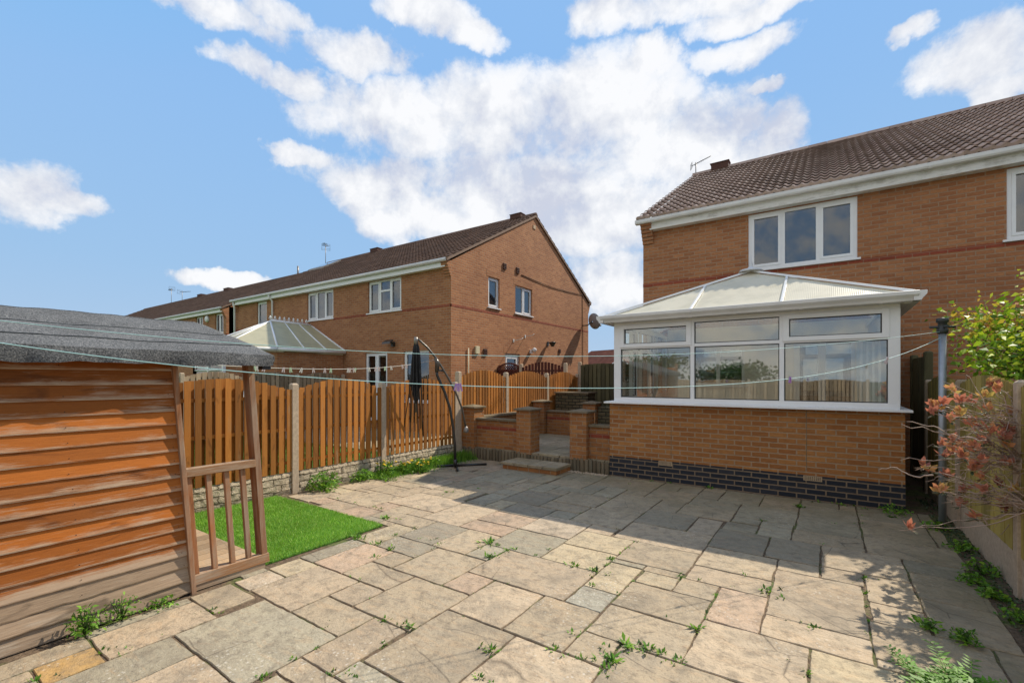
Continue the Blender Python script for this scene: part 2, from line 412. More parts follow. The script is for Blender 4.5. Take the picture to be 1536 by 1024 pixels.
LOCAL = set()
def unparent_offset(o, parent):
    if parent is not None and parent.type == 'EMPTY' and parent.name not in LOCAL:
        from mathutils import Matrix
        o.matrix_parent_inverse = Matrix.Translation(-Vector(parent.location))
_build = MB.build
def build2(s, name, mats, parent=None, bevel=0, **k):
    o = _build(s, name, mats, parent, bevel); unparent_offset(o, parent); return o
MB.build = build2
_npm = np_mesh
def np_mesh(name, verts, faces, tones, mname, parent=None, mi=None, mats=None):
    o = _npm(name, verts, faces, tones, mname, parent, mi, mats); unparent_offset(o, parent); return o

# ------------------------------------------------------------------ ground
def sheet(name, x0, x1, y0, y1, z, m, div=1):
    b = MB(); b.quad((x0, y0, z), (x1, y0, z), (x1, y1, z), (x0, y1, z)); return tag(b.build(name, m), kind='structure')
sheet('ground', -400, 400, -300, 500, -.06, 'far_ground')
sheet('soil', -6.5, 1.35, -4, 13.2, -.010, 'joint_dirt')

SLABS = "-374,-316,182,242,b -404,-374,212,242,y -406,-384,242,302,g -384,-342,242,302,p -342,-316,274,302,h -342,-286,242,274,h -316,-256,274,334,h -316,-286,212,242,b -316,-260,182,212,h -286,-226,212,274,h -256,-226,274,306,p -350,-260,122,182,g -350,-314,30,122,g -376,-350,62,90,o -396,-376,26,90,h -390,-350,90,150,b -376,-360,30,62,h -314,-270,62,122,b -260,-228,156,212,b -226,-166,174,248,h -256,-162,306,368,b -226,-178,248,306,b -178,-132,248,306,h -162,-132,306,338,s -162,-132,338,396,y -130,-100,368,394,y -100,-70,368,398,h -132,-70,322,368,h -132,-70,278,322,h -132,-106,248,278,h -166,-106,186,248,b -106,-38,218,278,h -70,-8,278,338,b -70,-36,338,398,p -162,-98,406,460,h -186,-98,460,522,b -220,-162,414,460,y -220,-162,368,414,y -282,-220,368,426,g -282,-220,426,486,w -220,-188,460,486,b -250,-186,486,550,h -186,-126,522,586,d -186,-154,586,642,h -246,-186,550,642,h -154,-92,586,636,h -152,-92,636,676,g -152,-122,676,728,g -212,-152,642,700,h -212,-182,700,732,g -182,-152,700,732,g -306,-212,670,730,h -246,-212,642,670,h -278,-246,608,670,g -306,-278,634,670,s -366,-306,634,682,h -348,-306,682,726,g -340,-278,608,634,g -310,-246,550,608,h -310,-250,516,548,h -282,-250,486,516,g -370,-310,516,582,d -342,-282,468,516,d -342,-282,426,468,p -72,-28,676,716,h -92,-28,612,676,g -92,-62,588,612,g -96,-62,554,586,g -62,-30,554,612,g -98,-48,488,554,d -48,-4,490,554,d -30,32,554,596,h -28,32,596,646,g -28,32,646,718,g 32,92,610,684,h 32,104,554,610,h 92,104,610,672,h -4,58,492,554,b -4,26,462,492,b -36,-4,462,490,h -36,24,370,462,b 26,58,434,492,b 26,58,400,434,b 24,84,348,400,b 58,102,462,520,h 58,100,400,462,h -36,24,338,370,b -8,42,278,338,y -98,-36,398,432,b -98,-36,432,488,h -630,-578,358,410,b -578,-550,360,386,p -578,-548,386,436,h -550,-506,352,386,b -506,-460,350,386,p -548,-490,386,448,h -622,-584,434,498,b -570,-520,448,488,h -490,-460,386,418,p -460,-428,364,418,h -490,-402,418,480,b -520,-492,448,506,b -492,-458,480,508,b -428,-402,394,418,b -428,-374,362,394,h -408,-374,302,362,y -374,-316,302,334,d -374,-326,334,394,d -326,-282,334,394,h -402,-342,394,478,b -342,-282,394,426,p -282,-256,334,368,g -458,-408,480,532,h -400,-328,-100,-40,h -328,-286,-100,-40,g -286,-244,-100,-40,h -244,-172,-100,-40,g -172,-70,-100,-10,h -70,2,-100,-70,g 2,104,-100,-40,h -70,2,-70,-10,h -400,-328,-40,26,y -328,-256,-40,20,b -256,-214,-40,20,g -214,-172,-40,20,g 2,74,-40,20,h 74,104,-40,20,g -172,-70,-10,50,b -70,2,-10,50,h -328,-256,20,30,h -256,-184,20,80,b -184,-172,20,50,g 2,74,20,80,y 74,104,20,80,y -360,-350,30,62,g -314,-256,30,62,g -184,-112,50,80,y -112,-40,50,110,b -40,2,50,80,p -270,-256,62,92,g -256,-184,80,140,y -184,-112,80,140,b -40,32,80,140,y 32,104,80,140,y -400,-390,90,150,g -270,-256,92,122,y -112,-70,110,140,h -70,-40,110,170,h -260,-158,140,156,h -158,-86,140,186,h -86,-70,140,170,g -40,32,140,170,h 32,74,140,200,w 74,104,140,200,y -400,-358,150,180,h -228,-186,156,174,g -186,-158,156,174,h -86,16,170,218,h 16,32,170,260,g -400,-374,182,212,w -106,-86,186,218,b -410,-400,190,212,g 32,104,200,230,b -38,16,218,248,g 32,104,230,278,h -38,16,248,278,p 16,32,260,278,h 42,104,278,338,h 24,66,338,348,w 66,104,338,348,w 84,104,348,400,h -460,-428,350,364,g -428,-408,350,362,h -132,-100,394,406,h -162,-132,396,406,g -630,-588,410,434,y -588,-578,410,434,y -584,-548,436,448,h -584,-570,448,508,b -402,-370,478,538,g -370,-342,478,516,y -570,-520,488,518,h -630,-584,498,588,h -520,-492,506,566,w -584,-570,508,538,h -492,-458,508,568,h -570,-520,518,578,g 58,100,520,554,g -126,-98,522,582,w -458,-402,532,562,h -584,-570,538,628,y -402,-370,538,568,g -458,-402,562,592,b -520,-492,566,626,p -492,-458,568,628,g -402,-370,568,628,h -570,-520,578,638,h -370,-340,582,634,g -340,-310,582,608,h -630,-584,588,648,g -458,-416,592,652,g -416,-402,592,652,h -520,-492,626,656,h -584,-570,628,688,b -492,-458,628,718,g -402,-370,628,688,y -570,-528,638,698,p -630,-584,648,708,g -458,-402,652,712,g -528,-492,656,716,p 92,104,672,702,b -122,-72,676,706,g -370,-348,682,742,g 32,92,684,748,g -584,-570,688,748,b -402,-370,688,748,h -570,-528,698,750,p 92,104,702,750,g -122,-72,706,748,g -630,-584,708,750,h -458,-402,712,750,g -528,-492,716,750,g -72,-28,716,748,h -492,-458,718,750,h -28,14,718,748,g 14,32,718,748,b -348,-306,726,748,g -152,-122,728,748,b -306,-264,730,748,g -264,-212,730,748,y -212,-152,732,748,h"
HUES = {'b': (.50, .385, .26), 'g': (.38, .33, .235), 'p': (.49, .35, .24), 'h': (.44, .345, .23), 'y': (.52, .415, .265), 'o': (.57, .35, .13),
        'd': (.30, .255, .185), 'w': (.53, .42, .30), 's': (.39, .36, .28)}
def slab_into(b, u0, u1, v0, v1, ztop, thick, hue, j=.005):
    r = random.random; hu = HUES[hue]; k = .80 + .24 * r(); b.hue = tuple(min(1, c * k) for c in hu)
    u0 += j + r() * .004; u1 -= j + r() * .004; v0 += j + r() * .004; v1 -= j + r() * .004
    out = []
    def edge(ax, ay, bx, by):
        L = hypot(bx - ax, by - ay); m = max(2, int(L / .05)); nx, ny = (by - ay) / L, -(bx - ax) / L
        ph = r() * 6
        for i in range(m):
            t = i / m; o = (r() - .5) * .007 + .003 * sin(ph + t * L * 13)
            if i == 0: o = -.004
            out.append((ax + (bx - ax) * t + nx * o, ay + (by - ay) * t + ny * o))
    edge(u0, v0, u1, v0); edge(u1, v0, u1, v1); edge(u1, v1, u0, v1); edge(u0, v1, u0, v0)
    cx, cy = (u0 + u1) / 2, (v0 + v1) / 2; tx, ty = (r() - .5) * .006, (r() - .5) * .006; dz = (r() - .5) * .004
    n = len(out); kk = len(b.v); t = r()
    def ring(sh, z):
        for x, y in out:
            dx, dy = x - cx, y - cy; L = hypot(dx, dy); f = 1 - sh / L
            b.v.append((cx + dx * f, cy + dy * f, ztop + z + dz + tx * dx + ty * dy))
    ring(0, -thick); ring(0, -.005); ring(.004, 0)
    for q in (0, n):
        for i in range(n): b.face((kk + q + i, kk + q + (i + 1) % n, kk + q + n + (i + 1) % n, kk + q + n + i), t)
    b.face(tuple(kk + 2 * n + i for i in range(n)), t)
b = MB()
for q in SLABS.split():
    a = q.split(','); c = [int(x) / 100 for x in a[:4]]
    slab_into(b, *c, 0.0, .028, a[4])
tag(b.build('patio', 'slab'), kind='structure')

# raised terrace behind the dwarf walls
b = MB(); y = 7.56
while y < 10.4:
    h = random.choice([.3, .45, .6]); x = -6.2
    while x < -3.15:
        w = min(random.choice([.45, .6, .6, .9]), -3.1 - x); slab_into(b, x, x + w, y, min(y + h, 10.42), .23, .04, random.choice('bbywh')); x += w
    y += h
tag(b.build('terrace_floor', 'slab'), kind='structure')
b = MB(); b.box(-6.45, -3.1, 7.62, 10.6, -.05, .195); b.box(-6.44, -3.5, 10.6, 22, -.05, .33); tag(b.build('terrace_ground', 'soil'), kind='structure')
sheet('neighbour_lawn', -13.9, -6.52, -4, 10.05, -.02, 'turf_base')
sheet('far_lawn', -40, -14.1, -4, 10.05, -.02, 'turf_base')
# pale paving outside the neighbour's doors
b = MB(); y = 6.9
while y < 10.0:
    x = -13.8
    while x < -6.7:
        slab_into(b, x, x + .6, y, y + .6, .02, .03, random.choice('bwyb')); x += .6
    y += .6
tag(b.build('neighbour_paving', 'slab'), kind='structure')

# ------------------------------------------------------------------ walls with openings
def wall_grid(b, T, s0, s1, z0, z1, ops, reveal=.11, tone=.5):
    """outer skin in the plane d=0 with rectangular openings and reveals (d negative = inwards)"""
    ss = sorted({s0, s1, *[o[0] for o in ops], *[o[1] for o in ops]}); zs = sorted({z0, z1, *[o[2] for o in ops], *[o[3] for o in ops]})
    for i in range(len(ss) - 1):
        for j in range(len(zs) - 1):
            cs, cz = (ss[i] + ss[i + 1]) / 2, (zs[j] + zs[j + 1]) / 2
            if any(o[0] < cs < o[1] and o[2] < cz < o[3] for o in ops): continue
            b.quad(T(ss[i], 0, zs[j]), T(ss[i + 1], 0, zs[j]), T(ss[i + 1], 0, zs[j + 1]), T(ss[i], 0, zs[j + 1]), tone)
    for o in ops:
        a, c, e, g = o[:4]; r = -reveal
        b.quad(T(a, 0, e), T(a, r, e), T(a, r, g), T(a, 0, g)); b.quad(T(c, 0, e), T(c, 0, g), T(c, r, g), T(c, r, e))
        b.quad(T(a, 0, g), T(a, r, g), T(c, r, g), T(c, 0, g)); b.quad(T(a, 0, e), T(c, 0, e), T(c, r, e), T(a, r, e))
def front(v): return lambda s, d, z: (s, v - d, z)       # wall facing -Y
def side(u): return lambda s, d, z: (u + d, s, z)        # wall facing +X
def window(parent, T, a, c, e, g, cols, gm='glass_house', inset=.07, sashes=None, fw=.055, curtain='none', sill=True, name='window', label=None, transom=None, fm='upvc'):
    """frame is the part; sill, panes and curtains its sub-parts"""
    b = MB(); d0, d1 = -inset - .05, -inset + .012
    b.box(a, a + fw, d0, d1, e, g, T=T); b.box(c - fw, c, d0, d1, e, g, T=T)
    b.box(a + fw, c - fw, d0, d1, e, e + fw, T=T); b.box(a + fw, c - fw, d0, d1, g - fw, g, T=T)
    cuts = [a + (c - a) * k for k in cols]; xs = [a + fw] + cuts + [c - fw]
    for x in cuts: b.box(x - .035, x + .035, d0, d1 - .003, e + fw, g - fw, T=T)
    panes = []
    for i in range(len(xs) - 1):
        l = xs[i] + (.035 if i else 0); r = xs[i + 1] - (.035 if i < len(xs) - 2 else 0); zb, zt = e + fw, g - fw
        if sashes and i in sashes:
            q = .045
            b.box(l, l + q, d0 + .01, d1 + .012, zb, zt, T=T); b.box(r - q, r, d0 + .01, d1 + .012, zb, zt, T=T)
            b.box(l + q, r - q, d0 + .01, d1 + .012, zb, zb + q, T=T); b.box(l + q, r - q, d0 + .01, d1 + .012, zt - q, zt, T=T)
            l += q; r -= q; zb += q; zt -= q
        if transom and i in transom:
            zz = transom[i]; b.box(l, r, d0 + .005, d1 + .005, zz - .03, zz + .03, T=T)
        panes.append((l, r, zb, zt))
    w = b.build(name, fm, parent)
    if label: w['label'] = label
    b = MB()
    for l, r, zb, zt in panes: b.box(l, r, -inset - .022, -inset - .014, zb, zt, T=T)
    b.build('pane', gm, w)
    if curtain is not None:
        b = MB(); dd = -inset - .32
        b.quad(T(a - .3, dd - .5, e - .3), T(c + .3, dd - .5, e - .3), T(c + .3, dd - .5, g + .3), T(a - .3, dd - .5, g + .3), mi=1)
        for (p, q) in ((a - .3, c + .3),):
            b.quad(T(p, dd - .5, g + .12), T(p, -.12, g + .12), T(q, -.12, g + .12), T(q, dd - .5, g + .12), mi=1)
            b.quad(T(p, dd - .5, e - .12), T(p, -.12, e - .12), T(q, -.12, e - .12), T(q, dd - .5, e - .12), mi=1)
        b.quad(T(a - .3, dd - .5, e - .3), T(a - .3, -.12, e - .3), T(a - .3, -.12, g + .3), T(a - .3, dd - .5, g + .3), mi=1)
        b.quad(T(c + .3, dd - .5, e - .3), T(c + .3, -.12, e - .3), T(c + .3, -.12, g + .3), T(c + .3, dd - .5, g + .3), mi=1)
        def drape(x0, x1, zb=e + .02):
            m = max(6, int((x1 - x0) / .03)); zt = g
            for i in range(m):
                p, q = x0 + (x1 - x0) * i / m, x0 + (x1 - x0) * (i + 1) / m
                da, db = -inset - .12 + .025 * sin(i * 1.3), -inset - .12 + .025 * sin((i + 1) * 1.3)
                b.quad(T(p, da, zb), T(q, db, zb), T(q, db, zt), T(p, da, zt), mi=0)
        W = c - a
        if curtain == 'sides': drape(a, a + W * .22); drape(c - W * .2, c)
        if curtain == 'full': drape(a, c)
        if curtain == 'left': drape(a, a + W * .34)
        b.build('curtain', ['curtain', 'room_dark'], w)
    if sill:
        b = MB(); b.box(a - .05, c + .05, -inset, .045, e - .035, e - .002, T=T); b.build('sill', fm, w)
    return w

def roof_slope(b, u0, u1, ve, ze, vr, zr, amp=.024, step=.034, pitch=.15, gauge=.32, seg=4, hseed=0, mi=0):
    L = hypot(vr - ve, zr - ze); ty, tz = (vr - ve) / L, (zr - ze) / L
    ny, nz = -tz, ty
    if nz < 0: ny, nz = -ny, -nz
    rows = int(round(L / gauge)); n = int((u1 - u0) / (pitch / seg))
    xs = np.linspace(u0, u1, n + 1); ph = ((xs - u0) / pitch) % 1
    prof = amp * np.where(ph < .5, np.sin(ph / .5 * pi), -.35 * np.sin((ph - .5) / .5 * pi))
    rr = random.Random(hseed); cols = int((u1 - u0) / pitch) + 2
    tn = [[rr.random() for _ in range(cols)] for _ in range(rows)]
    k = len(b.v)
    def pt(i, d, h): return (float(xs[i]), ve + ty * d + ny * h, ze + tz * d + nz * h)
    for r in range(rows):
        d0, d1 = L * r / rows, L * (r + 1) / rows; base = len(b.v)
        jig = [(rr.random() - .5) * .006 for _ in range(cols)]
        for i in range(n + 1):
            h = float(prof[i]); q = jig[int((xs[i] - u0) / pitch) // 2]
            b.v.append(pt(i, d0 + q, h + (step - .013 if r else -.018))); b.v.append(pt(i, d0 + q, h + step)); b.v.append(pt(i, d1 + .07, h + .0))
        for i in range(n):
            c = base + i * 3; t = tn[r][int((xs[i] + .01 - u0) / pitch) // 2]
            b.face((c, c + 3, c + 4, c + 1), t * .6, mi); b.face((c + 1, c + 4, c + 5, c + 2), t, mi, True)

def bracket_corbel(b, u0, u1, v, ztop, n=6, sgn=-1):
    for k in range(n):
        z1 = ztop - k * .075; b.box(u0 - .0, u1, v + sgn * (.035 * (n - k)), v - sgn * .002, z1 - .075, z1 - .002)

def aerial(name, label, p, h, rot, kind=0, group=None, sc=1.):
    t = thing(name, label, 'aerial', p, group)
    b = MB(); x, y, z = p; b.tube([(x, y, z - .25), (x, y, z + h)], .016, 6); b.build('mast', 'worn_metal', t)
    b = MB(); dx, dy = cos(rot), sin(rot); zz = z + h - .05; dz = .12 if kind else .0
    q = lambda s, w=0, hh=0: (lambda s, w, hh: (x + dx * s - dy * w, y + dy * s + dx * w, zz + hh + dz * s * 4 * (1 if kind else 0)))(s * sc, w * sc, hh * sc)
    b.tube([q(-.25), q(.85)], .012, 5)
    for k in range(9):
        s = -.05 + k * .1; w = .17 - .008 * k; b.tube([q(s, -w), q(s, w)], .005, 4)
    for hh in (-.16, -.08, .08, .16): b.tube([q(-.25, -.22, hh), q(-.25, .22, hh)], .006, 4)
    for w in (-.2, .2): b.tube([q(-.25, w, -.16), q(-.25, w, .16)], .006, 4)
    b.build('antenna', 'dark_plastic', t)
    return t

# ------------------------------------------------------------------ house blocks (left row)
def house_block(name, label, U1, W, V, wins, gwins=(), vents=(), detail=True, seed=1, roofmat='tile_next', D=9.4, ze=5.16, zr=7.82, ridge_vents=(), band_z=3.785):
    U0 = U1 - W; VB = V + D; VM = (V + VB) / 2
    t = thing(name, label, 'house', (U1 - W / 2, V, 0))
    b = MB(); F = front(V); Sd = side(U1)
    wall_grid(b, F, U0, U1, -.05, 5.12, [w[:4] for w in wins]); wall_grid(b, Sd, V, VB, -.05, 5.12, [w[:4] for w in gwins])
    b.poly([(U1, V, 5.12), (U1, VB, 5.12), (U1, VM, zr - .04)]); b.poly([(U0, VB, 5.12), (U0, V, 5.12), (U0, VM, zr - .04)])
    b.quad((U0, V, -.05), (U0, VB, -.05), (U0, VB, 5.12), (U0, V, 5.12)); b.quad((U1, VB, -.05), (U0, VB, -.05), (U0, VB, 5.12), (U1, VB, 5.12))
    for (u0, u1) in ((U1 - .24, U1 + .004), (U0 - .004, U0 + .24)):
        bracket_corbel(b, u0, u1, V, 5.12); bracket_corbel(b, u0, u1, VB, 5.12, sgn=1)
    for w in gwins:   # soldier-course heads over the openings
        for k in range(int((w[1] - w[0] + .2) / .075)):
            s = w[0] - .1 + k * .075; b.box(s + .004, s + .071, -.02, .004, w[3] + .005, w[3] + .215, T=Sd)
    b.build('wall', 'brick', t)
    b = MB()
    def runs(a0, a1, ops):
        cur = a0
        for o in sorted(ops):
            if o[2] < band_z + .075 and o[3] > band_z:
                if o[0] > cur: yield cur, o[0]
                cur = o[1]
        yield cur, a1
    for a0, a1 in runs(U0, U1 + .004, [w[:4] for w in wins]): b.box(a0, a1, -.02, .004, band_z, band_z + .073, T=F)
    for a0, a1 in runs(V - .004, VB, [w[:4] for w in gwins]): b.box(a0, a1, -.02, .004, band_z, band_z + .073, T=Sd)
    b.build('brick_band', 'brick_red', t)
    # roof
    b = MB(); roof_slope(b, U0 - .06, U1 + .06, V - .22, ze, VM, zr, hseed=seed); roof_slope(b, U0 - .06, U1 + .06, VB + .22, ze, VM, zr, hseed=seed + 5, seg=2)
    r = b.build('roof', roofmat, t)
    b = MB(); x = U0 - .06
    while x < U1:
        x2 = min(x + .45, U1 + .06); b.prism([(VM - .13, zr - .02), (VM - .08, zr + .06), (VM, zr + .09), (VM + .08, zr + .06), (VM + .13, zr - .02)], x, x2 - .008, 'x', random.random()); x += .45
    b.build('ridge_tiles', roofmat, r)
    for uu in (U1 + .005, U0 - .055):
        b = MB()
        for (va, vb) in ((V - .22, VM), (VB + .22, VM)):
            for k in range(1):
                P = [(uu, va, ze - .085), (uu + .05, va, ze - .085), (uu + .05, va, ze + .0), (uu, va, ze + .0), (uu, vb, zr - .085), (uu + .05, vb, zr - .085), (uu + .05, vb, zr), (uu, vb, zr)]
                b.hexa([P[0], P[1], P[5], P[4], P[3], P[2], P[6], P[7]], .4)
        b.build('verge', 'verge_mortar', r)
    for (x, w) in ridge_vents:
        b = MB(); b.box(x - w / 2, x + w / 2, VM - .14, VM + .14, zr + .0, zr + .16); b.box(x - w / 2 - .02, x + w / 2 + .02, VM - .16, VM + .16, zr + .16, zr + .18); b.build('ridge_vent', 'terracotta', r)
    # eaves
    b = MB(); b.box(U0 + .02, U1 - .1, V - .16, V - .135, 4.93, 5.13); b.box(U0 + .02, U1 - .1, V - .134, V, 4.93, 4.955); b.build('fascia', 'upvc', t)
    b = MB(); b.tube([(U0 - .03, V - .215, 5.12), (U1 + .0, V - .215, 5.12)], .056, 10); b.build('gutter', 'gutter_white', t)
    for w in wins:
        window(t, F, *w[:4], **w[4])
    for w in gwins: window(t, Sd, *w[:4], **w[4])
    for (s, z, sz) in vents:
        b = MB(); b.box(s - sz / 2, s + sz / 2, -.01, .03, z - sz * .6, z + sz * .6, T=Sd)
        for k in range(4): b.box(s - sz / 2 - .01, s + sz / 2 + .01, .03, .045, z - sz * .55 + k * sz * .3, z - sz * .45 + k * sz * .3, T=Sd)
        b.build('wall_vent', 'terracotta', t)
    return t

w3 = dict(cols=[.345, .66], sashes=(0, 2), curtain='sides')
near = house_block('brick_house', 'orange brick house block with a sunlit gable end holding two small windows', -9.05, 12.9, 10.1,
    wins=[(-12.79, -11.16, 3.86, 4.92, dict(cols=[.345, .66], sashes=(0, 2), curtain='left', transom={1: 4.56})),
          (-16.37, -14.72, 3.86, 4.92, dict(cols=[.345, .66], sashes=(0, 2), curtain='full')),
          (-20.11, -19.3, 3.90, 4.92, dict(cols=[], sashes=(0,), curtain='full')),
          (-12.94, -11.82, .25, 2.53, dict(cols=[.5], sashes=(0, 1), sill=False, name='french_door', curtain='none', fw=.06)),
          (-11.06, -9.94, .95, 2.53, dict(cols=[.5], sashes=(0,), curtain='left'))],
    gwins=[(11.9, 12.52, 4.0, 4.99, dict(cols=[], sashes=(0,), curtain='full')),
           (13.47, 14.6, 3.98, 4.97, dict(cols=[.5], sashes=(1,), curtain='none')),
           (12.85, 13.75, .3, 2.53, dict(cols=[], sashes=(0,), curtain='none', sill=False, name='back_door', fw=.12))],
    vents=[(12.8, 5.49, .17), (13.6, 5.50, .17), (11.72, 2.52, .17), (16.72, 2.80, .14)], ridge_vents=[(-18.13, .55), (-9.85, .5)], seed=3)
b = MB(); b.tube([(-9.035, 13.84, 5.39), (-9.03, 15.2, 5.33), (-9.03, 16.15, 5.31), (-9.03, 17.38, 5.35), (-9.03, 18.85, 5.42), (-9.03, 18.88, 3.8), (-9.03, 18.88, 1.2)], .012, 5)
b.build('wall_cable', 'hole', near)
b = MB(); b.tube([(-9.02, 10.86, .3), (-9.02, 10.86, 2.6)], .016, 6); b.build('thin_pipe', 'cream_plastic', near)
b = MB(); b.box(-9.05, -9.03, 14.66, 14.82, 7.28, 7.42); b.build('gable_vent', 'airbrick', near)
b = MB(); b.tube([(-18.74, 9.88, 5.08), (-18.74, 9.9, 4.98), (-18.74, 10.03, 4.85), (-18.74, 10.03, .1)], .036, 8); b.build('downpipe', 'upvc', near)
b = MB(); b.tube([(-21.75, 9.9, 5.05), (-21.85, 10.0, 4.85), (-21.87, 10.02, .1)], .045, 8); b.build('downpipe', 'upvc', near)
b = MB(); b.box(-9.05, -8.99, 11.2, 11.38, 2.44, 2.68); b.build('meter_box', 'cream_plastic', near, .006)
b = MB(); b.box(-21.9, -21.2, 13.2, 13.9, 7.0, 7.12)
far = house_block('brick_house', 'farther brick house in the row with round white alarm box, above the felt roof', -24.2, 25.8, 10.7,
    wins=[(-25.37, -24.5, 3.9, 4.9, dict(cols=[.45], sashes=(1,), curtain='full')),
          (-27.6, -26.75, 4.2, 4.9, dict(cols=[.5], curtain='none')),
          (-32.2, -30.6, 3.86, 4.92, w3), (-36.4, -34.8, 3.86, 4.92, w3)],
    ridge_vents=[(-38.8, .7), (-34.6, .7)], seed=9)
b = MB(); b.lathe((-26.18, 10.66, 4.72), [(0, -.05), (.17, -.05), (.17, .02), (.13, .07), (0, .08)], 20, axis=(0, -1, 0)); b.build('alarm_box', 'upvc', far)
aerial('television_aerial', 'aerial on the near left roof beside a skylight, pointing up and left', (-23.5 + 1.4, 14.7, 7.85), .95, radians(150), 1)
aerial('television_aerial', 'tall thin aerial at the far end of the left roofs', (-44.3, 15.4, 7.8), 1.25, radians(170), 0)
aerial('television_aerial', 'short aerial just right of the tall thin one, far along the left roofs', (-42.2, 15.4, 7.8), .8, radians(20), 0)
b = MB(); b.tube([(-25.9, 15.4, 7.6), (-25.9, 15.4, 8.35)], .05, 8); b.build('flue_pipe', 'worn_metal', far)
b = MB(); b.box(-21.1, -20.0, 13.1, 13.9, 7.0, 7.42); bx = b
# skylight: tilted frame on the slope
b = MB(); sl = (7.82 - 5.16) / 4.92
def on_slope(u, v, h): return (u, v, 5.16 + (v - 9.88) * sl + h)
P = [on_slope(u, v, h) for h in (.02, .12) for (u, v) in ((-21.4, 13.3), (-20.2, 13.3), (-20.2, 14.3), (-21.4, 14.3))]; b.hexa(P, .5)
sk = b.build('skylight', 'worn_metal', near)
P = [on_slope(u, v, h) for h in (.121, .126) for (u, v) in ((-21.3, 13.4), (-20.3, 13.4), (-20.3, 14.2), (-21.3, 14.2))]
b = MB(); b.hexa(P, .5); b.build('pane', 'glass', sk)

# dish, lights and brackets on the gable
t = thing('satellite_dish', 'round grey satellite dish on a bracket at the back edge of the sunlit gable wall', 'satellite dish', (-9.05, 18.88, 4.1))
b = MB(); c = Vector((-8.55, 19.0, 4.22)); ax = Vector((.35, .92, .25)).normalized()
b.lathe(c, [(.02, -.09), (.15, -.07), (.28, -.02), (.36, .04), (.36, .05), (.28, -.005), (.15, -.055), (.02, -.075)], 24, axis=ax); b.build('reflector', 'dish_grey', t)
b = MB(); b.tube([(-9.05, 18.88, 4.05), (-8.8, 18.88, 4.05), c - ax * .1], .025, 6); b.tube([c - ax * .05 - Vector((0, 0, .3)), c + ax * .4 - Vector((0, 0, .25))], .014, 6)
b.lathe(c + ax * .4 - Vector((0, 0, .25)), [(0, -.05), (.045, -.05), (.045, .05), (0, .05)], 10, axis=ax); b.build('bracket', 'dark_plastic', t)
for (y, z, lab) in ((13.35, 3.0, 'lower thin white hook left of the other on the sunlit gable above the back door'), (14.1, 3.2, 'upper thin white hook right of the other on the sunlit gable above the back door')):
    b = MB(); b.tube([(-9.05, y, z), (-8.72, y, z + .03), (-8.66, y, z + .07)], .012, 6); b.box(-9.06, -9.03, y - .03, y + .03, z - .05, z + .05); tag(b.build('line_hook', 'white_metal'), lab, 'hook')
t = thing('wall_lamp', 'small black lantern lamp on the sunlit gable, right of the back door', 'wall lamp', (-9.05, 15.75, 3.05))
b = MB(); b.box(-9.05, -9.02, 15.7, 15.8, 2.95, 3.12); b.tube([(-9.04, 15.75, 3.08), (-8.85, 15.75, 3.1)], .014, 6); b.build('bracket', 'black_metal', t)
b = MB(); b.lathe((-8.83, 15.75, 2.98), [(0, .14), (.16, .10), (.13, .08), (.05, -.06), (0, -.06)], 12); b.build('lamp_shade', 'black_metal', t)
t = thing('security_lamp', 'white security lamp with a drooping head beside the back door on the gable', 'wall lamp', (-9.05, 14.47, 2.7))
b = MB(); b.box(-9.05, -8.98, 14.42, 14.52, 2.6, 2.74); b.build('base', 'upvc', t)
b = MB(); b.lathe((-8.9, 14.5, 2.72), [(0, .09), (.07, .07), (.09, -.05), (0, -.07)], 12, axis=(.5, .3, .6)); b.build('lamp_head', 'upvc', t)
t = thing('security_light', 'black floodlight tilted down on the shaded facade above the white doors', 'floodlight', (-11.5, 10.1, 2.85))
b = MB(); b.box(-11.56, -11.44, 10.02, 10.1, 2.70, 2.84); b.tube([(-11.5, 10.05, 2.8), (-11.55, 9.95, 2.88)], .02, 6); b.build('bracket', 'black_metal', t)
def Ty(x, y, z): return (-11.55 + x, 9.93 + y * .85 + z * .5, 2.87 - y * .5 * -1 + z * .85)
b = MB(); b.box(-.19, .19, -.14, .03, -.04, .04, T=Ty); b.build('housing', 'black_metal', t, .008)
b = MB(); b.box(-.15, .15, -.12, .01, -.046, -.041, T=Ty); b.build('lamp_glass', 'worn_metal', t)

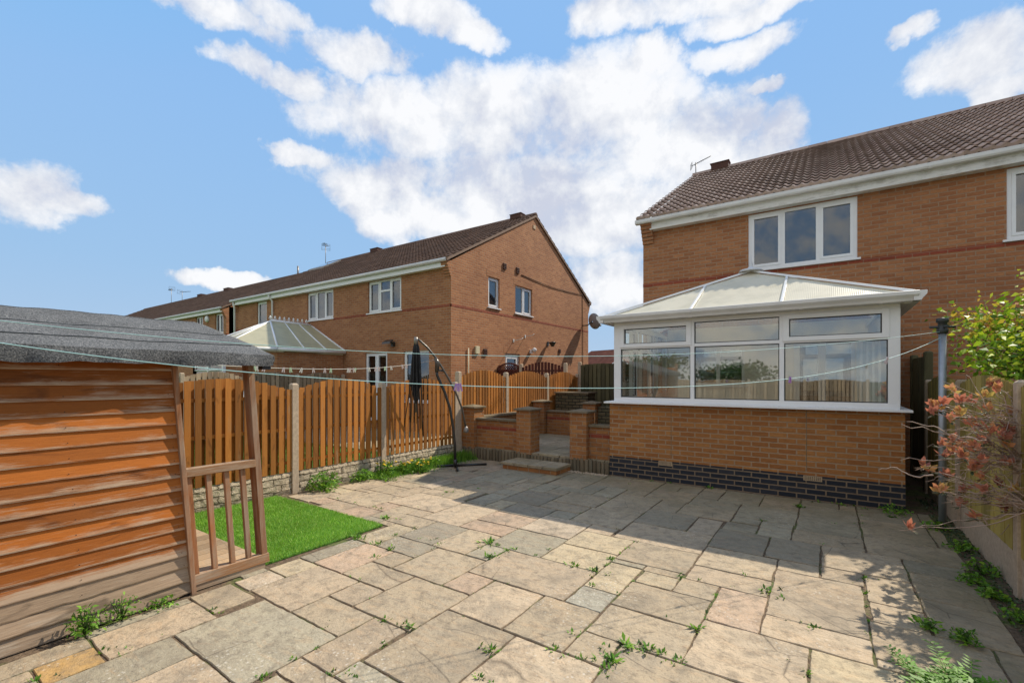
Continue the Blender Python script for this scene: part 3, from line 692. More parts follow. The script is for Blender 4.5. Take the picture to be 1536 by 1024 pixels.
# neighbour's conservatory
def conservatory_left():
    t = thing('conservatory', 'lean hipped conservatory with green-tinted roof panels and a crested ridge behind the grey fence', 'conservatory', (-16.1, 8.4, 0))
    P = [(-14.1, 10.08), (-14.1, 7.7), (-15.1, 6.6), (-17.1, 6.6), (-18.1, 7.7), (-18.1, 10.08)]
    ze = 2.62; R0 = (-16.1, 10.08, 3.68); R1 = (-16.1, 8.55, 3.68)
    b = MB()
    for (p, q) in ((P[0], P[1]), (P[1], P[2])): b.quad((*p, -.05), (*q, -.05), (*q, 2.5), (*p, 2.5))
    for (p, q) in ((P[2], P[3]), (P[3], P[4]), (P[4], P[5])): b.quad((*p, -.05), (*q, -.05), (*q, .8), (*p, .8))
    b.build('wall', 'brick', t)
    b = MB(); g = MB()
    for (p, q) in ((P[2], P[3]), (P[3], P[4]), (P[4], P[5])):
        p, q = Vector(p), Vector(q); L = (q - p).length; n = max(2, int(L / .7))
        for i in range(n + 1):
            x = p + (q - p) * i / n; b.box(x.x - .04, x.x + .04, x.y - .04, x.y + .04, .8, 2.5)
        for z in (.8, 1.9, 2.44): b.tube([(*p, z + .03), (*q, z + .03)], .035, 4)
        g.quad((*p, .85), (*q, .85), (*q, 2.45), (*p, 2.45))
    f = b.build('window_frame', 'upvc', t); g.build('pane', 'glass_house', f)
    b = MB(); o = 1.05; c = Vector((-16.1, 8.6))
    E = [tuple(c + (Vector(p) - c) * (o if i not in (0, 5) else 1) if i not in (0, 5) else (c.x + (p[0] - c.x) * 1.05, p[1])) for i, p in enumerate(P)]
    faces = [(E[0], E[1], R1, R0), (E[1], E[2], R1), (E[2], E[3], R1), (E[3], E[4], R1), (E[4], E[5], R0, R1)]
    for f in faces: b.poly([(*q, ze) if len(q) == 2 else q for q in f])
    rf = b.build('roof', 'poly_green', t)
    b = MB()
    def bar(p, q, r=.03): b.tube([(*p, ze + .02) if len(p) == 2 else (p[0], p[1], p[2] + .02), q if len(q) == 3 else (*q, ze)], r, 5)
    for e in E[1:5]: bar(e, R1, .035)
    bar(E[0], R0); bar(E[5], R0)
    for k in (.3, .63):
        for (A, B) in ((E[0], E[1]), (E[5], E[4])):
            A2, B2 = Vector(A), Vector(B); x = A2 + (B2 - A2) * k; y = 10.08 + (8.55 - 10.08) * (k * 1.05); bar((x.x, x.y), (-16.1, max(y, 8.55), 3.68), .026)
    m = (Vector(E[2]) + Vector(E[3])) / 2; bar((m.x, m.y), R1, .026)
    bar(R1, R0, .05)
    b.build('roof_bar', 'upvc', rf)
    b = MB(); y = 8.55
    while y < 10.05:
        b.tube([(-16.1, y, 3.70), (-16.1, y, 3.86)], .012, 5); b.lathe((-16.1, y, 3.83), [(0, -.05), (.045, 0), (0, .06)], 6); b.box(-16.11, -16.09, y - .06, y + .06, 3.77, 3.79); y += .17
    b.build('ridge_cresting', 'upvc', rf)
    b = MB()
    for i in range(5): b.tube([(*E[i], ze - .04), (*E[i + 1], ze - .04)], .06, 8)
    b.build('gutter', 'gutter_white', t)
    b = MB(); b.quad((-18.1, 10.07, 0), (-14.1, 10.07, 0), (-14.1, 10.07, 2.6), (-18.1, 10.07, 2.6)); b.build('inner_wall', 'cream_wall', t)
conservatory_left()

# distant houses seen through the gap
def far_house(x, y, w, d, ze, zr, rot, label):
    t = thing('distant_house', label, 'house', (x, y, -.05), 'houses beyond the gap', rot); LOCAL.add(t.name)
    b = MB(); b.box(-w / 2, w / 2, -d / 2, d / 2, 0, ze); b.poly([(-w / 2, -d / 2, ze), (-w / 2, d / 2, ze), (-w / 2, 0, zr)]); b.poly([(w / 2, -d / 2, ze), (w / 2, d / 2, ze), (w / 2, 0, zr)]); b.build('wall', 'brick', t)
    b = MB(); roof_slope(b, -w / 2 - .1, w / 2 + .1, -d / 2 - .2, ze, 0, zr, seg=2, hseed=2); roof_slope(b, -w / 2 - .1, w / 2 + .1, d / 2 + .2, ze, 0, zr, seg=2, hseed=4); b.build('roof', 'tile_far', t)
    b = MB()
    for uu in (-w / 2 - .12, w / 2 + .1):
        b = MB(); b.tube([(uu, -d / 2 - .2, ze - .05), (uu, 0, zr - .05), (uu, d / 2 + .2, ze - .05)], .07, 4); b.build('bargeboard', 'upvc', t)
far_house(-17.2, 45.5, 9, 8, 2.6, 4.75, radians(-20), 'distant brick house with a dark red roof and white bargeboard, seen through the gap')
far_house(-14.4, 41.5, 4.5, 5.0, 2.1, 3.55, radians(70), 'small front gable with white bargeboards before the distant dark red roof')

# ------------------------------------------------------------------ our house
V = 10.5; UL = -3.49; UR = 9.6; VB = 20.9; VM = 15.7; ZR = 8.24; ZE = 5.27
house = thing('brick_house', 'two storey brick house with white windows standing behind the conservatory, nearest house', 'house', (0, 10.5, 0))
F = front(V)
ops = [(-1.31, .475, 3.87, 5.0), (2.38, 4.16, 3.87, 5.0), (-2.40, -1.38, 1.52, 2.34), (-.52, .44, .32, 2.40)]
b = MB(); wall_grid(b, F, UL, UR, -.05, 5.2, ops)
b.quad((UL, V, -.05), (UL, VB, -.05), (UL, VB, 5.2), (UL, V, 5.2)); b.quad((UR, V, -.05), (UR, VB, -.05), (UR, VB, 5.2), (UR, V, 5.2)); b.quad((UL, VB, -.05), (UR, VB, -.05), (UR, VB, 5.2), (UL, VB, 5.2))
b.poly([(UL, V, 5.2), (UL, VB, 5.2), (UL, VM, ZR - .04)]); b.poly([(UR, V, 5.2), (UR, VB, 5.2), (UR, VM, ZR - .04)])
bracket_corbel(b, UL - .004, UL + .24, V, 5.2); bracket_corbel(b, UL - .004, UL + .24, VB, 5.2, sgn=1)
b.build('wall', 'brick', house)
b = MB()
for a, c in ((UL - .004, -1.31), (.475, 2.38), (4.16, UR)): b.box(a, c, -.02, .004, 3.775, 3.848, T=F)
b.box(-1.31, .475, -.02, .004, 3.775, 3.83, T=F); b.box(2.38, 4.16, -.02, .004, 3.775, 3.83, T=F)
b.build('brick_band', 'brick_red', house)
b = MB(); roof_slope(b, UL - .08, UR, V - .25, ZE, VM, ZR, amp=.028, step=.042, seg=6, hseed=21); roof_slope(b, UL - .08, UR, VB + .25, ZE, VM, ZR, hseed=22, seg=2)
rf = b.build('roof', 'tile_ours', house)
b = MB(); x = UL - .08
while x < UR:
    b.prism([(VM - .14, ZR - .02), (VM - .09, ZR + .07), (VM, ZR + .10), (VM + .09, ZR + .07), (VM + .14, ZR - .02)], x, min(x + .45, UR) - .008, 'x', random.random()); x += .45
b.build('ridge_tiles', 'tile_ours', rf)
b = MB()
for (va, vb) in ((V - .25, VM), (VB + .25, VM)):
    u = UL - .07; b.hexa([(u, va, ZE - .09), (u + .05, va, ZE - .09), (u + .05, vb, ZR - .09), (u, vb, ZR - .09), (u, va, ZE), (u + .05, va, ZE), (u + .05, vb, ZR), (u, vb, ZR)], .4)
b.build('verge', 'verge_mortar', rf)
b = MB(); b.box(-3.0, -2.5, VM - .15, VM + .15, ZR, ZR + .19); b.box(-3.03, -2.47, VM - .17, VM + .17, ZR + .19, ZR + .21); b.build('ridge_vent', 'terracotta', rf)
b = MB(); b.box(UL + .2, UR, V - .17, V - .145, 5.02, 5.22); b.box(UL + .2, UR, V - .144, V + .02, 5.02, 5.045); b.build('fascia', 'fascia_paint', house)
b = MB(); gp = [(0, 0), (.10, 0), (.115, .03), (.115, .085), (.105, .09), (0, .09)]
b.prism([(V - .17 - y, 5.165 + z) for y, z in gp], UL - .1, UR, 'x')
x = UL + 1.2
while x < UR: b.prism([(V - .168 - y * 1.06, 5.158 + z * 1.06) for y, z in gp], x, x + .05, 'x'); x += 1.85
b.build('gutter', 'gutter_white', house)
window(house, F, *ops[0], cols=[.34, .665], sashes=(0, 2), curtain='none', gm='glass_house', inset=.03, fw=.06)
window(house, F, *ops[1], cols=[.34, .665], sashes=(0, 2), curtain='none', gm='glass_house', inset=.03, fw=.06)
aerial('television_aerial', 'aerial with a small square reflector standing on the ridge of the nearest roof', (-3.5, 15.75, 8.25), .45, radians(25), 1, sc=.55)

# ------------------------------------------------------------------ conservatory
C0, C1, CF, CB = -3.0, .77, 7.5, 10.5
t = thing('conservatory', 'white framed conservatory with a hipped cream roof on a low brick wall, facing the patio', 'conservatory', (-1.1, 7.5, 0)); cons = t
A0, A1, AF = -3.09, .82, 7.53
b = MB()
for (u0, u1, v0, v1) in ((A0, A1, AF, AF + .1), (A0, A0 + .1, AF + .1, CB - .002), (A1 - .1, A1, AF + .1, CB - .002)): b.box(u0, u1, v0, v1, .334, 1.245, tone=.5)
b.build('dwarf_wall', 'brick_cons', t)
b = MB()
for (u0, u1, v0, v1) in ((A0 - .003, A1 + .003, AF - .003, AF + .1), (A0 - .003, A0 + .1, AF + .1, CB - .002), (A1 - .1, A1 + .003, AF + .1, CB - .002)): b.box(u0, u1, v0, v1, -.05, .334, tone=.5)
b.build('plinth', 'brick_blue', t)
for u in (-2.14, -.15):
    b = MB(); b.box(u - .108, u + .108, AF - .008, AF + .05, .262, .331); ab = b.build('air_brick', 'airbrick', t)
    b = MB()
    for i in range(9):
        for j in range(3): b.box(u - .092 + i * .0215, u - .082 + i * .0215, AF - .0095, AF - .008, .275 + j * .018, .285 + j * .018)
    b.build('air_holes', 'hole', ab)
for u in (-2.05, -.22):
    b = MB(); b.box(u - .004, u + .004, AF - .002, AF, .40, 1.24); b.build('movement_joint', 'concrete_dark', t)
b = MB(); b.box(-3.14, .88, 7.38, 7.62, 1.245, 1.275); b.box(-3.14, -2.9, 7.62, CB - .003, 1.245, 1.275); b.box(.7, .88, 7.62, CB - .003, 1.245, 1.275); b.build('sill', 'upvc', t, .004)
Fc = front(CF); Ls = lambda s, d, z: (C0 - d, s, z); Rs = lambda s, d, z: (C1 + d, s, z)
def glazing(T, a, c, bars, opens, nm):
    b = MB(); z0, z1, zt = 1.275, 2.60, 2.185
    b.box(a, c, -.07, 0, z0, z0 + .075, T=T); b.box(a, c, -.07, 0, z1 - .06, z1, T=T)
    xs = [a] + bars + [c]
    b.box(a, a + .12, -.07, .002, z0 + .075, z1 - .06, T=T); b.box(c - .12, c, -.07, .002, z0 + .075, z1 - .06, T=T)
    for x in bars: b.box(x - .03, x + .03, -.07, .001, z0 + .075, z1 - .06, T=T)
    panes = []
    for i in range(len(xs) - 1):
        l = xs[i] + (.12 if i == 0 else .03); r = xs[i + 1] - (.12 if i == len(xs) - 2 else .03)
        b.box(l, r, -.07, -.002, zt - .025, zt + .025, T=T)
        if i in opens:
            q = .06; za, zb = zt + .0, z1 - .045
            b.box(l - .015, l + q, -.04, .018, za, zb, T=T); b.box(r - q, r + .015, -.04, .018, za, zb, T=T); b.box(l + q, r - q, -.04, .018, za, za + q, T=T); b.box(l + q, r - q, -.04, .018, zb - q, zb, T=T)
            panes += [(l + q, r - q, za + q, zb - q)]
        else: panes += [(l, r, zt + .025, z1 - .06)]
        panes += [(l, r, z0 + .075, zt - .025)]
    f = b.build(nm, 'upvc', t, .003)
    g = MB(); s = MB()
    for l, r, za, zb in panes:
        g.box(l + .004, r - .004, -.036, -.03, za + .004, zb - .004, T=T)
        for (x0, x1, y0, y1) in ((l, l + .012, za, zb), (r - .012, r, za, zb), (l + .012, r - .012, za, za + .012), (l + .012, r - .012, zb - .012, zb)): s.box(x0, x1, -.045, -.02, y0, y1, T=T)
    g.build('pane', 'glass', f); s.build('seal', 'dark_plastic', f)
glazing(Fc, C0, C1, [-1.72, -.515], (0, 2), 'front_window')
glazing(Ls, CF + .001, CB - .01, [8.5, 9.5], (0,), 'side_window'); glazing(Rs, CF + .001, CB - .01, [8.5, 9.5], (), 'side_window')
# roof
ze = 2.70; E0, E1, EF = -3.12, .89, 7.36; AP = (-1.08, 8.97, 3.515); AB = (-1.08, CB - .01, 3.515)
b = MB()
b.poly([(E0, EF, ze), (E1, EF, ze), AP]); b.poly([(E0, CB - .01, ze), (E0, EF, ze), AP, AB]); b.poly([(E1, EF, ze), (E1, CB - .01, ze), AB, AP])
rf = b.build('roof', 'poly_roof', t)
def flatbar(b, p, q, w=.045, h=.035):
    p, q = Vector(p), Vector(q); d = (q - p).normalized(); s = d.cross(Vector((0, 0, 1))).normalized() * w / 2; n = s.cross(d).normalized() * h
    if n.z < 0: n = -n
    b.hexa([tuple(x) for x in (p - s, p + s, q + s, q - s, p - s * .7 + n, p + s * .7 + n, q + s * .7 + n, q - s * .7 + n)], .5)
def hipz(v): return ze + (v - EF) / (AP[1] - EF) * (AP[2] - ze)
for u in (-1.72, -.51):
    d = (AP[1] - EF) * (abs(u - AP[0]) / 2.0); ve = AP[1] - d
    b = MB(); flatbar(b, (u, EF - .02, ze + .004), (u, ve, hipz(ve) + .004), .04, .022); b.build('glazing_bar', 'white_metal', rf)
for p in ((E0, EF, ze + .01), (E1, EF, ze + .01)):
    b = MB(); flatbar(b, p, (AP[0], AP[1], AP[2] + .01), .065, .03); b.build('hip_bar', 'white_metal', rf)
for x in (E0, E1):
    for v in (8.6, 9.9):
        k = 1 if v > AP[1] else (v - EF) / (AP[1] - EF); xe = AP[0] + (x - AP[0]) * (0 if v > AP[1] else 1 - k)
        b = MB(); flatbar(b, (x, v, ze + .004), (xe, v, ze + k * (AP[2] - ze) + .004), .05, .03); b.build('glazing_bar', 'white_metal', rf)
b = MB(); flatbar(b, (AP[0], AP[1] - .02, AP[2] + .02), (AB[0], AB[1] - .002, AB[2] + .02), .16, .05); b.build('ridge_bar', 'white_metal', rf)
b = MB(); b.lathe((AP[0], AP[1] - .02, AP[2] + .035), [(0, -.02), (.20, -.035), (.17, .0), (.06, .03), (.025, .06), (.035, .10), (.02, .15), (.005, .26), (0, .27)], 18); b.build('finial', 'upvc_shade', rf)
# gutter (ogee box) with brackets
b = MB(); prof = [(0, -.10), (.07, -.10), (.085, -.07), (.12, -.03), (.125, .012), (.115, .018), (0, .018)]
b.prism([(EF - y + .0, ze + z) for y, z in prof], E0 - .03, E1 + .03, 'x')
for x in (-2.25, -1.72, -1.1, -.3, .55): b.prism([(EF - y * 1.05 + .001, ze - .002 + z * 1.04) for y, z in prof], x, x + .035, 'x')
b.prism([(E1 + y - .02, ze + z) for y, z in prof], EF - .1, CB - .02, 'y'); b.prism([(E0 - y + .02, ze + z) for y, z in prof], EF - .1, CB - .02, 'y')
b.build('gutter', 'gutter_white', t)
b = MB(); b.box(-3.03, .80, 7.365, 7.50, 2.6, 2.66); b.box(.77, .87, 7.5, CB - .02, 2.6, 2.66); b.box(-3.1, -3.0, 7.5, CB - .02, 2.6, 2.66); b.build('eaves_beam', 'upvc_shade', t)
# inside: floor, rendered back wall, kitchen window, patio door, blinds
b = MB(); b.box(-2.98, .71, 7.64, CB - .01, .0, .30); b.build('floor', 'room_floor', t)
b = MB(); inner = lambda s, d, z: (s, V - .006 - d, z)
wall_grid(b, inner, -2.93, .70, .30, 2.75, [ops[2], ops[3]], reveal=.004); b.build('inner_wall', 'cream_wall', t)
window(house, F, *ops[2], cols=[.5], sashes=(), inset=.03, curtain='none', label='kitchen window inside the conservatory', gm='glass')
d = window(house, F, *ops[3], cols=[.5], sashes=(0,), inset=.02, curtain='none', sill=False, name='patio_door', label='white framed patio door inside the conservatory', gm='glass')
b = MB()
for k in range(26):
    y = 7.75 + k * .095; b.quad((.60 + .03 * (k % 2), y, 1.3), (.66, y + .085, 1.3), (.66, y + .085, 2.55), (.60 + .03 * (k % 2), y, 2.55))
b.box(.58, .66, 7.7, 10.3, 2.55, 2.60); b.build('vertical_blind', 'blind', t)
b = MB()
for k in range(12):
    x = -.02 + k * .058; b.quad((x, 7.68 + .0, 1.36), (x + .05, 7.71, 1.36), (x + .05, 7.71, 2.12), (x, 7.68, 2.12))
# only the gathered stack by the right corner
b = MB()
for k in range(9):
    x = .34 + k * .032; b.quad((x, 7.66 + .03 * (k % 2), 1.32), (x + .03, 7.70 - .03 * (k % 2), 1.32), (x + .03, 7.70 - .03 * (k % 2), 2.16), (x, 7.66 + .03 * (k % 2), 2.16))
b.build('vertical_blind', 'blind', t)
b = MB()
for k in range(5):
    y = 7.9 + k * .5; b.quad((-2.88, y, 1.3), (-2.84, y + .07, 1.3), (-2.84, y + .07, 2.5), (-2.88, y, 2.5))
b.build('vertical_blind', 'blind', t)
b = MB(); b.box(-1.55, -.95, 9.2, 9.3, .3, 1.1)

# ------------------------------------------------------------------ raised terrace walls
t = thing('garden_wall', 'low orange brick terrace wall with square piers and stone copings around the raised patio', 'garden wall', (-5, 7.6, 0))
segs = [('x', -6.09, -5.03, 7.62, 7.74), ('x', -3.52, -3.10, 7.62, 7.74), ('y', -6.42, -6.22, 7.9, 10.4), ('x', -6.02, -4.93, 10.45, 10.57)]
for ax, a, c, d0, d1 in segs:
    b = MB()
    if ax == 'x': b.box(a, c, d0, d1, .2, .80, tone=.5)
    else: b.box(a, c, d0, d1, .2, .80, tone=.5)
    w = b.build('wall', 'brick_garden', t)
    b = MB()
    if ax == 'x': b.box(a, c, d0 - .004, d1 + .004, .615, .688)
    else: b.box(a - .004, c + .004, d0, d1, .615, .688)
    b.build('brick_band', 'brick_red', w)
    b = MB(); n = max(1, int(round((max(c - a, d1 - d0)) / .6)))
    for i in range(n):
        if ax == 'x': L = (c - a) / n; b.box(a + L * i + .004, a + L * (i + 1) - .004, d0 - .045, d1 + .045, .80, .845)
        else: L = (d1 - d0) / n; b.box(a - .03, c + .045, d0 + L * i + .004, d0 + L * (i + 1) - .004, .80, .845)
    b.build('coping', 'concrete_dark', w, .006)
for (u, v) in ((-6.255, 7.68), (-4.86, 7.68), (-3.69, 7.68), (-6.21, 10.5), (-4.78, 10.5)):
    b = MB(); h = .165; b.box(u - h, u + h, v - h, v + h, .2, 1.045, tone=.5); p = b.build('pier', 'brick_garden', t)
    b = MB(); q = h + .04; k = [(u - q, v - q), (u + q, v - q), (u + q, v + q), (u - q, v + q)]
    b.hexa([(*x, 1.045) for x in k] + [(*x, 1.075) for x in k], .5)
    for i in range(4): b.poly([(*k[i], 1.075), (*k[(i + 1) % 4], 1.075), (u, v, 1.12)], .5)
    b.build('cap', 'concrete_dark', p)
t = thing('log_edging', 'weathered log roll edging along the foot of the terrace wall', 'edging', (-4.7, 7.57, 0))
x = -6.40; b = MB(); q = 0
while x < -3.14:
    r = .032 + random.random() * .012; h = .20 + random.random() * .04; x += r
    if -4.69 < x < -3.855: h = min(h, .195)
    b.lathe((x, 7.535, -.04), [(r, 0), (r, h + .03), (r * .8, h + .04), (0, h + .043)], 9, tone=random.random()); x += r + .002
b.build('logs', 'log', t)
t = thing('garden_step', 'low brick step below the opening in the terrace wall', 'step', (-4.4, 7.2, 0))
b = MB(); b.box(-4.95, -3.82, 6.95, 7.47, -.03, .085, tone=.5); b.build('riser', 'brick_garden', t)
b = MB(); b.hue = HUES['b']
for i in range(4):
    slab_into(b, -4.98 + i * .295, -4.98 + (i + 1) * .295, 6.92, 7.20, .13, .045, random.choice('hbh'), .004); slab_into(b, -4.98 + i * .295, -4.98 + (i + 1) * .295, 7.20, 7.48, .13, .045, random.choice('hbh'), .004)
b.build('tread', 'slab', t)
t = thing('stone_planter', 'mossy dark stone planter wall in the shade before the green fence', 'planter', (-5.9, 11.7, .3))
b = MB(); b.box(-6.35, -5.35, 11.5, 12.0, .2, 1.25, tone=.5); b.build('wall', 'stone_wall', t)
b = MB(); b.box(-6.38, -5.32, 11.47, 12.03, 1.25, 1.29); b.build('coping', 'concrete_dark', t)
t = thing('retaining_wall', 'dark mossy stone retaining wall between the terrace pier and the conservatory', 'wall', (-4.0, 10.55, .3))
b = MB(); b.box(-4.6, -3.5, 10.47, 10.7, .2, .98, tone=.5); b.build('wall', 'stone_wall', t)

# ------------------------------------------------------------------ fences
def fence(name, label, p0, p1, n, mt, ptop, h0, arch, zb=.0, gravel='concrete', gh=.3, face=1, sw=.085, gap=.035, double=True, posts=None, post_mat='concrete', close=False, panel_labels=None, group=None):
    """posts, gravel boards and slatted panels between p0 and p1; face=+1: seen side lies to the right of p0->p1"""
    p0, p1 = Vector((*p0, 0)), Vector((*p1, 0)); L = (p1 - p0).length; d = (p1 - p0) / L; nrm = Vector((d.y, -d.x, 0)) * face
    t = thing(name, label, 'fence', (p0.x, p0.y, zb), group)
    T = lambda s, k, z: tuple(p0 + d * s + nrm * k + Vector((0, 0, z)))
    ps = posts if posts is not None else [L * i / n for i in range(n + 1)]
    for s in ps:
        tilt = (random.random() - .5) * .01
        b = MB(); P = [T(s + x, y, z) for z in (zb - .05, ptop) for (x, y) in ((-.05, -.05), (.05, -.05), (.05, .05), (-.05, .05))]; b.hexa(P)
        P2 = [T(s + x, y, ptop) for (x, y) in ((-.05, -.05), (.05, -.05), (.05, .05), (-.05, .05))]; P3 = [T(s + x, y, ptop + .02) for (x, y) in ((-.03, -.03), (.03, -.03), (.03, .03), (-.03, .03))]
        b.hexa(P2 + P3); b.build('post', post_mat, t, .006)
    for i in range(len(ps) - 1):
        a, c = ps[i] + .05, ps[i + 1] - .05; w = c - a
        if gh:
            b = MB(); b.box(a, c, -.025, .025, zb - .05, zb + gh, T=T)
            if gravel == 'rockface':
                # rock-faced: rough relief on the seen side
                nx, nz = int(w / .045), 6
                k = len(b.v)
                for j in range(nz + 1):
                    for m in range(nx + 1):
                        edge = j in (0, nz) or m in (0, nx)
                        b.v.append(T(a + w * m / nx, .026 + (0 if edge else .004 + random.random() * .016), zb + gh * j / nz))
                for j in range(nz):
                    for m in range(nx): b.face((k + j * (nx + 1) + m, k + j * (nx + 1) + m + 1, k + (j + 1) * (nx + 1) + m + 1, k + (j + 1) * (nx + 1) + m), .5)
            b.build('gravel_board', gravel, t)
        b = MB(); z0 = zb + gh + .005
        hh = lambda s: h0 + arch * sin(pi * min(1, max(0, (s - a) / w))) if arch else h0
        if close:
            s = a
            while s < c - .02:
                e = min(s + .1, c); b.box(s, e + .012, .004, .022 + .008 * random.random(), z0, hh((s + e) / 2) - random.random() * .006, T=T); s = e
        else:
            m = int(round((w + gap) / (sw + gap))); pit = (w + gap) / m
            for q in range(m):
                s = a + q * pit + (random.random() - .5) * .006; e = s + pit - gap; b.box(s, e, .020, .036, z0 + random.random() * .01, hh((s + e) / 2) - random.random() * .012, T=T)
            if double:
                for q in range(m - 1):
                    s = a + q * pit + pit * .52 + (random.random() - .5) * .01; b.box(s, s + pit - gap * 1.0, -.040, -.024, z0, hh(s + pit / 2) - .01, T=T)
        for z in (z0 + .12, (z0 + h0) / 2, h0 - .13): b.box(a, c, -.017, .017 if not close else .003, z, z + .045, T=T)
        o = b.build('slat_panel', mt, t)
    return t
LU = -6.45
fence('boundary_fence', 'orange slatted fence with arched panels and concrete posts along the lawn side', (LU, -.1), (LU, 7.33), 4, 'fence_orange', 1.575, 1.50, .17, gravel='rockface', sw=.072, gap=.046, posts=[0, 1.94, 3.87, 5.50, 7.43])
fence('boundary_fence', 'higher orange slatted fence with arched panels beside the raised terrace', (LU, 7.33), (LU, 13.1), 3, 'fence_orange', 1.80, 1.70, .17, zb=.2, gh=.12, sw=.066, gap=.040, posts=[.1, 1.86, 3.84, 5.77])
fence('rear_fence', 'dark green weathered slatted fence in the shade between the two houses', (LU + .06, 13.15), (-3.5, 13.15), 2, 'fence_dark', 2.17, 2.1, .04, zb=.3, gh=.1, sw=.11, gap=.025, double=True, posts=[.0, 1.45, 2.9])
t = fence('side_fence', 'dark red slatted fence with an arched top standing before the sunlit gable', (-8.1, 12.4), (-6.5, 12.4), 1, 'fence_red', 2.12, 2.02, .17, zb=0, gh=0, sw=.09, gap=.03, double=False)
t = thing('garden_gate', 'dark red gate with an arched lattice top beside the red slatted fence', 'gate', (-8.6, 12.4, 0))
b = MB()
for k in range(9): b.box(-9.0 + k * .094, -9.0 + k * .094 + .088, 12.38, 12.4, .1, 1.93)
for z in (.3, 1.75, 1.9): b.box(-9.02, -8.15, 12.37, 12.42, z, z + .06)
b.box(-9.04, -8.98, 12.365, 12.425, .05, 2.03); b.box(-8.2, -8.14, 12.365, 12.425, .05, 2.03)
for k in range(10):
    x0, x1 = -9.0 + k * .084, -9.0 + (k + 1) * .084; f = lambda x: 2.03 + .11 * sin(pi * (x + 9.0) / .84)
    b.hexa([(x0, 12.375, f(x0)), (x1, 12.375, f(x1)), (x1, 12.415, f(x1)), (x0, 12.415, f(x0)), (x0, 12.375, f(x0) + .05), (x1, 12.375, f(x1) + .05), (x1, 12.415, f(x1) + .05), (x0, 12.415, f(x0) + .05)])
b.build('gate_frame', 'fence_red', t)
b = MB()
for k in range(-1, 11):
    x = -9.0 + k * .085
    for sgn in (1, -1):
        xa, xb = (x, x + .20) if sgn > 0 else (x + .20, x)
        xa2, xb2 = max(-9, min(-8.16, xa)), max(-9, min(-8.16, xb)); b.tube([(xa2, 12.395 + .004 * sgn, 1.9), (xb2, 12.395 + .004 * sgn, 2.10)], .016, 4)
b.build('lattice', 'fence_red', t)
fence('neighbour_fence', 'grey weathered slatted fence with one arched panel, beyond the orange fence', (-14, 3.2), (-14, 10.05), 4, 'fence_grey', 1.80, 1.70, .17, gh=.1, zb=.0, sw=.10, gap=.035, posts=[0, 1.9, 3.5, 5.1, 6.8])
RU = 1.25
fence('right_fence', 'upright boarded fence with concrete posts and gravel boards along the shrub bed', (RU, 3.15), (RU, 9.05), 3, 'fence_green', 1.63, 1.60, .10, face=-1, gh=.3, close=True, posts=[0, 1.95, 3.9, 5.85])
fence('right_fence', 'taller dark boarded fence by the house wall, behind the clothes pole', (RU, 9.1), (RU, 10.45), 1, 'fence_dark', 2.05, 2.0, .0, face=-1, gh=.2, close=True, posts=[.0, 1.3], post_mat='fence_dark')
fence('back_fence', 'slatted grey fence behind the viewer, mirrored in the conservatory glass', (LU, -6.0), (RU, -6.0), 4, 'fence_grey', 1.62, 1.55, .1, gravel='rockface', face=-1)

# ------------------------------------------------------------------ leaning timber playhouse / shed
LEAN = .072
Ls_ = lambda x, y, z: (x, y - LEAN * z, z)
t = thing('garden_shed', 'leaning orange timber shed with grey felt roof and a railed porch', 'shed', (-4.08, .6, 0))
US = -4.08; y0, y1 = -.28, 1.54
def clad(b, u, sgn, ya, yb, ztop):
    n = 18; m = 36; h = ztop / n
    for k in range(n):
        za, zt = k * h, (k + 1) * h + .012; grey = k < 3; tn = random.random(); w0 = random.random() * 9; amp = .006 if grey else .0012
        rag = .012 if k < 3 else .002; off = .008 * (2 - k) if k < 2 else 0
        kk = len(b.v)
        for i in range(m + 1):
            y = ya + (yb - ya) * i / m; wob = amp * sin(w0 + y * 3.1) + rag * (random.random() - .5) + amp * .6 * sin(w0 * 2 + y * 9)
            lo = max(.0, za + wob); st = off + .002 * sin(w0 + y * 2)
            for (d, z) in ((.002, lo + .003), (.016 + st, lo), (.0175 + st, lo + .008), (.004, zt), (-.012, zt)):
                b.v.append(Ls_(u + sgn * d, y, z))
        for i in range(m):
            for q in range(4):
                a = kk + i * 5 + q; b.face((a, a + 5, a + 6, a + 1), tn, 1 if grey else 0, False)
        b.face(tuple(kk + q for q in (0, 1, 2, 3, 4)), tn, 1 if grey else 0); b.face(tuple(kk + m * 5 + q for q in (4, 3, 2, 1, 0)), tn, 1 if grey else 0)
b = MB(); clad(b, US, 1, y0, y1, 1.82); b.build('side_cladding', ['shed_board', 'shed_grey'], t)
b = MB(); clad(b, -5.92, -1, y0, y1, 1.82); b.build('side_cladding', ['shed_board', 'shed_grey'], t)
b = MB()
for k in range(18):
    for yy in (1.505, .93, .3):
        z = k * 1.82 / 18 + .03; b.lathe(Ls_(US + .0165, yy + random.gauss(0, .004), z), [(.0032, 0), (.0026, .0012), (0, .0014)], 7, axis=(1, 0, 0))
b.build('nail_heads', 'hole', t)
b = MB()
for yy in (y0, y1 - .01):
    for (xa, xb) in ((-5.92, -5.35), (-4.72, US - .02)) if yy > 0 else ((-5.92, US - .02),):
        for k in range(20):
            z = k * .101; hi = z + .105; top = 2.17 - .30 * max(0, (abs((xa + xb) / 2 + 5) - .1)); 
            if hi > top: continue
            b.box(xa, xb, yy, yy + .014, z, hi, T=Ls_)
b.build('end_cladding', 'shed_board', t)
b = MB(); b.box(US - .0, US + .042, y1 - .002, y1 + .032, -.01, 1.80, T=Ls_); b.box(US - .05, US - .001, y1 + .0, y1 + .035, .0, 1.80, T=Ls_); b.build('corner_post', 'shed_post', t, .003)
b = MB(); b.box(US - .10, US + .005, 2.10, 2.15, .06, 1.80, T=Ls_); b.build('porch_post', 'shed_post', t, .003)
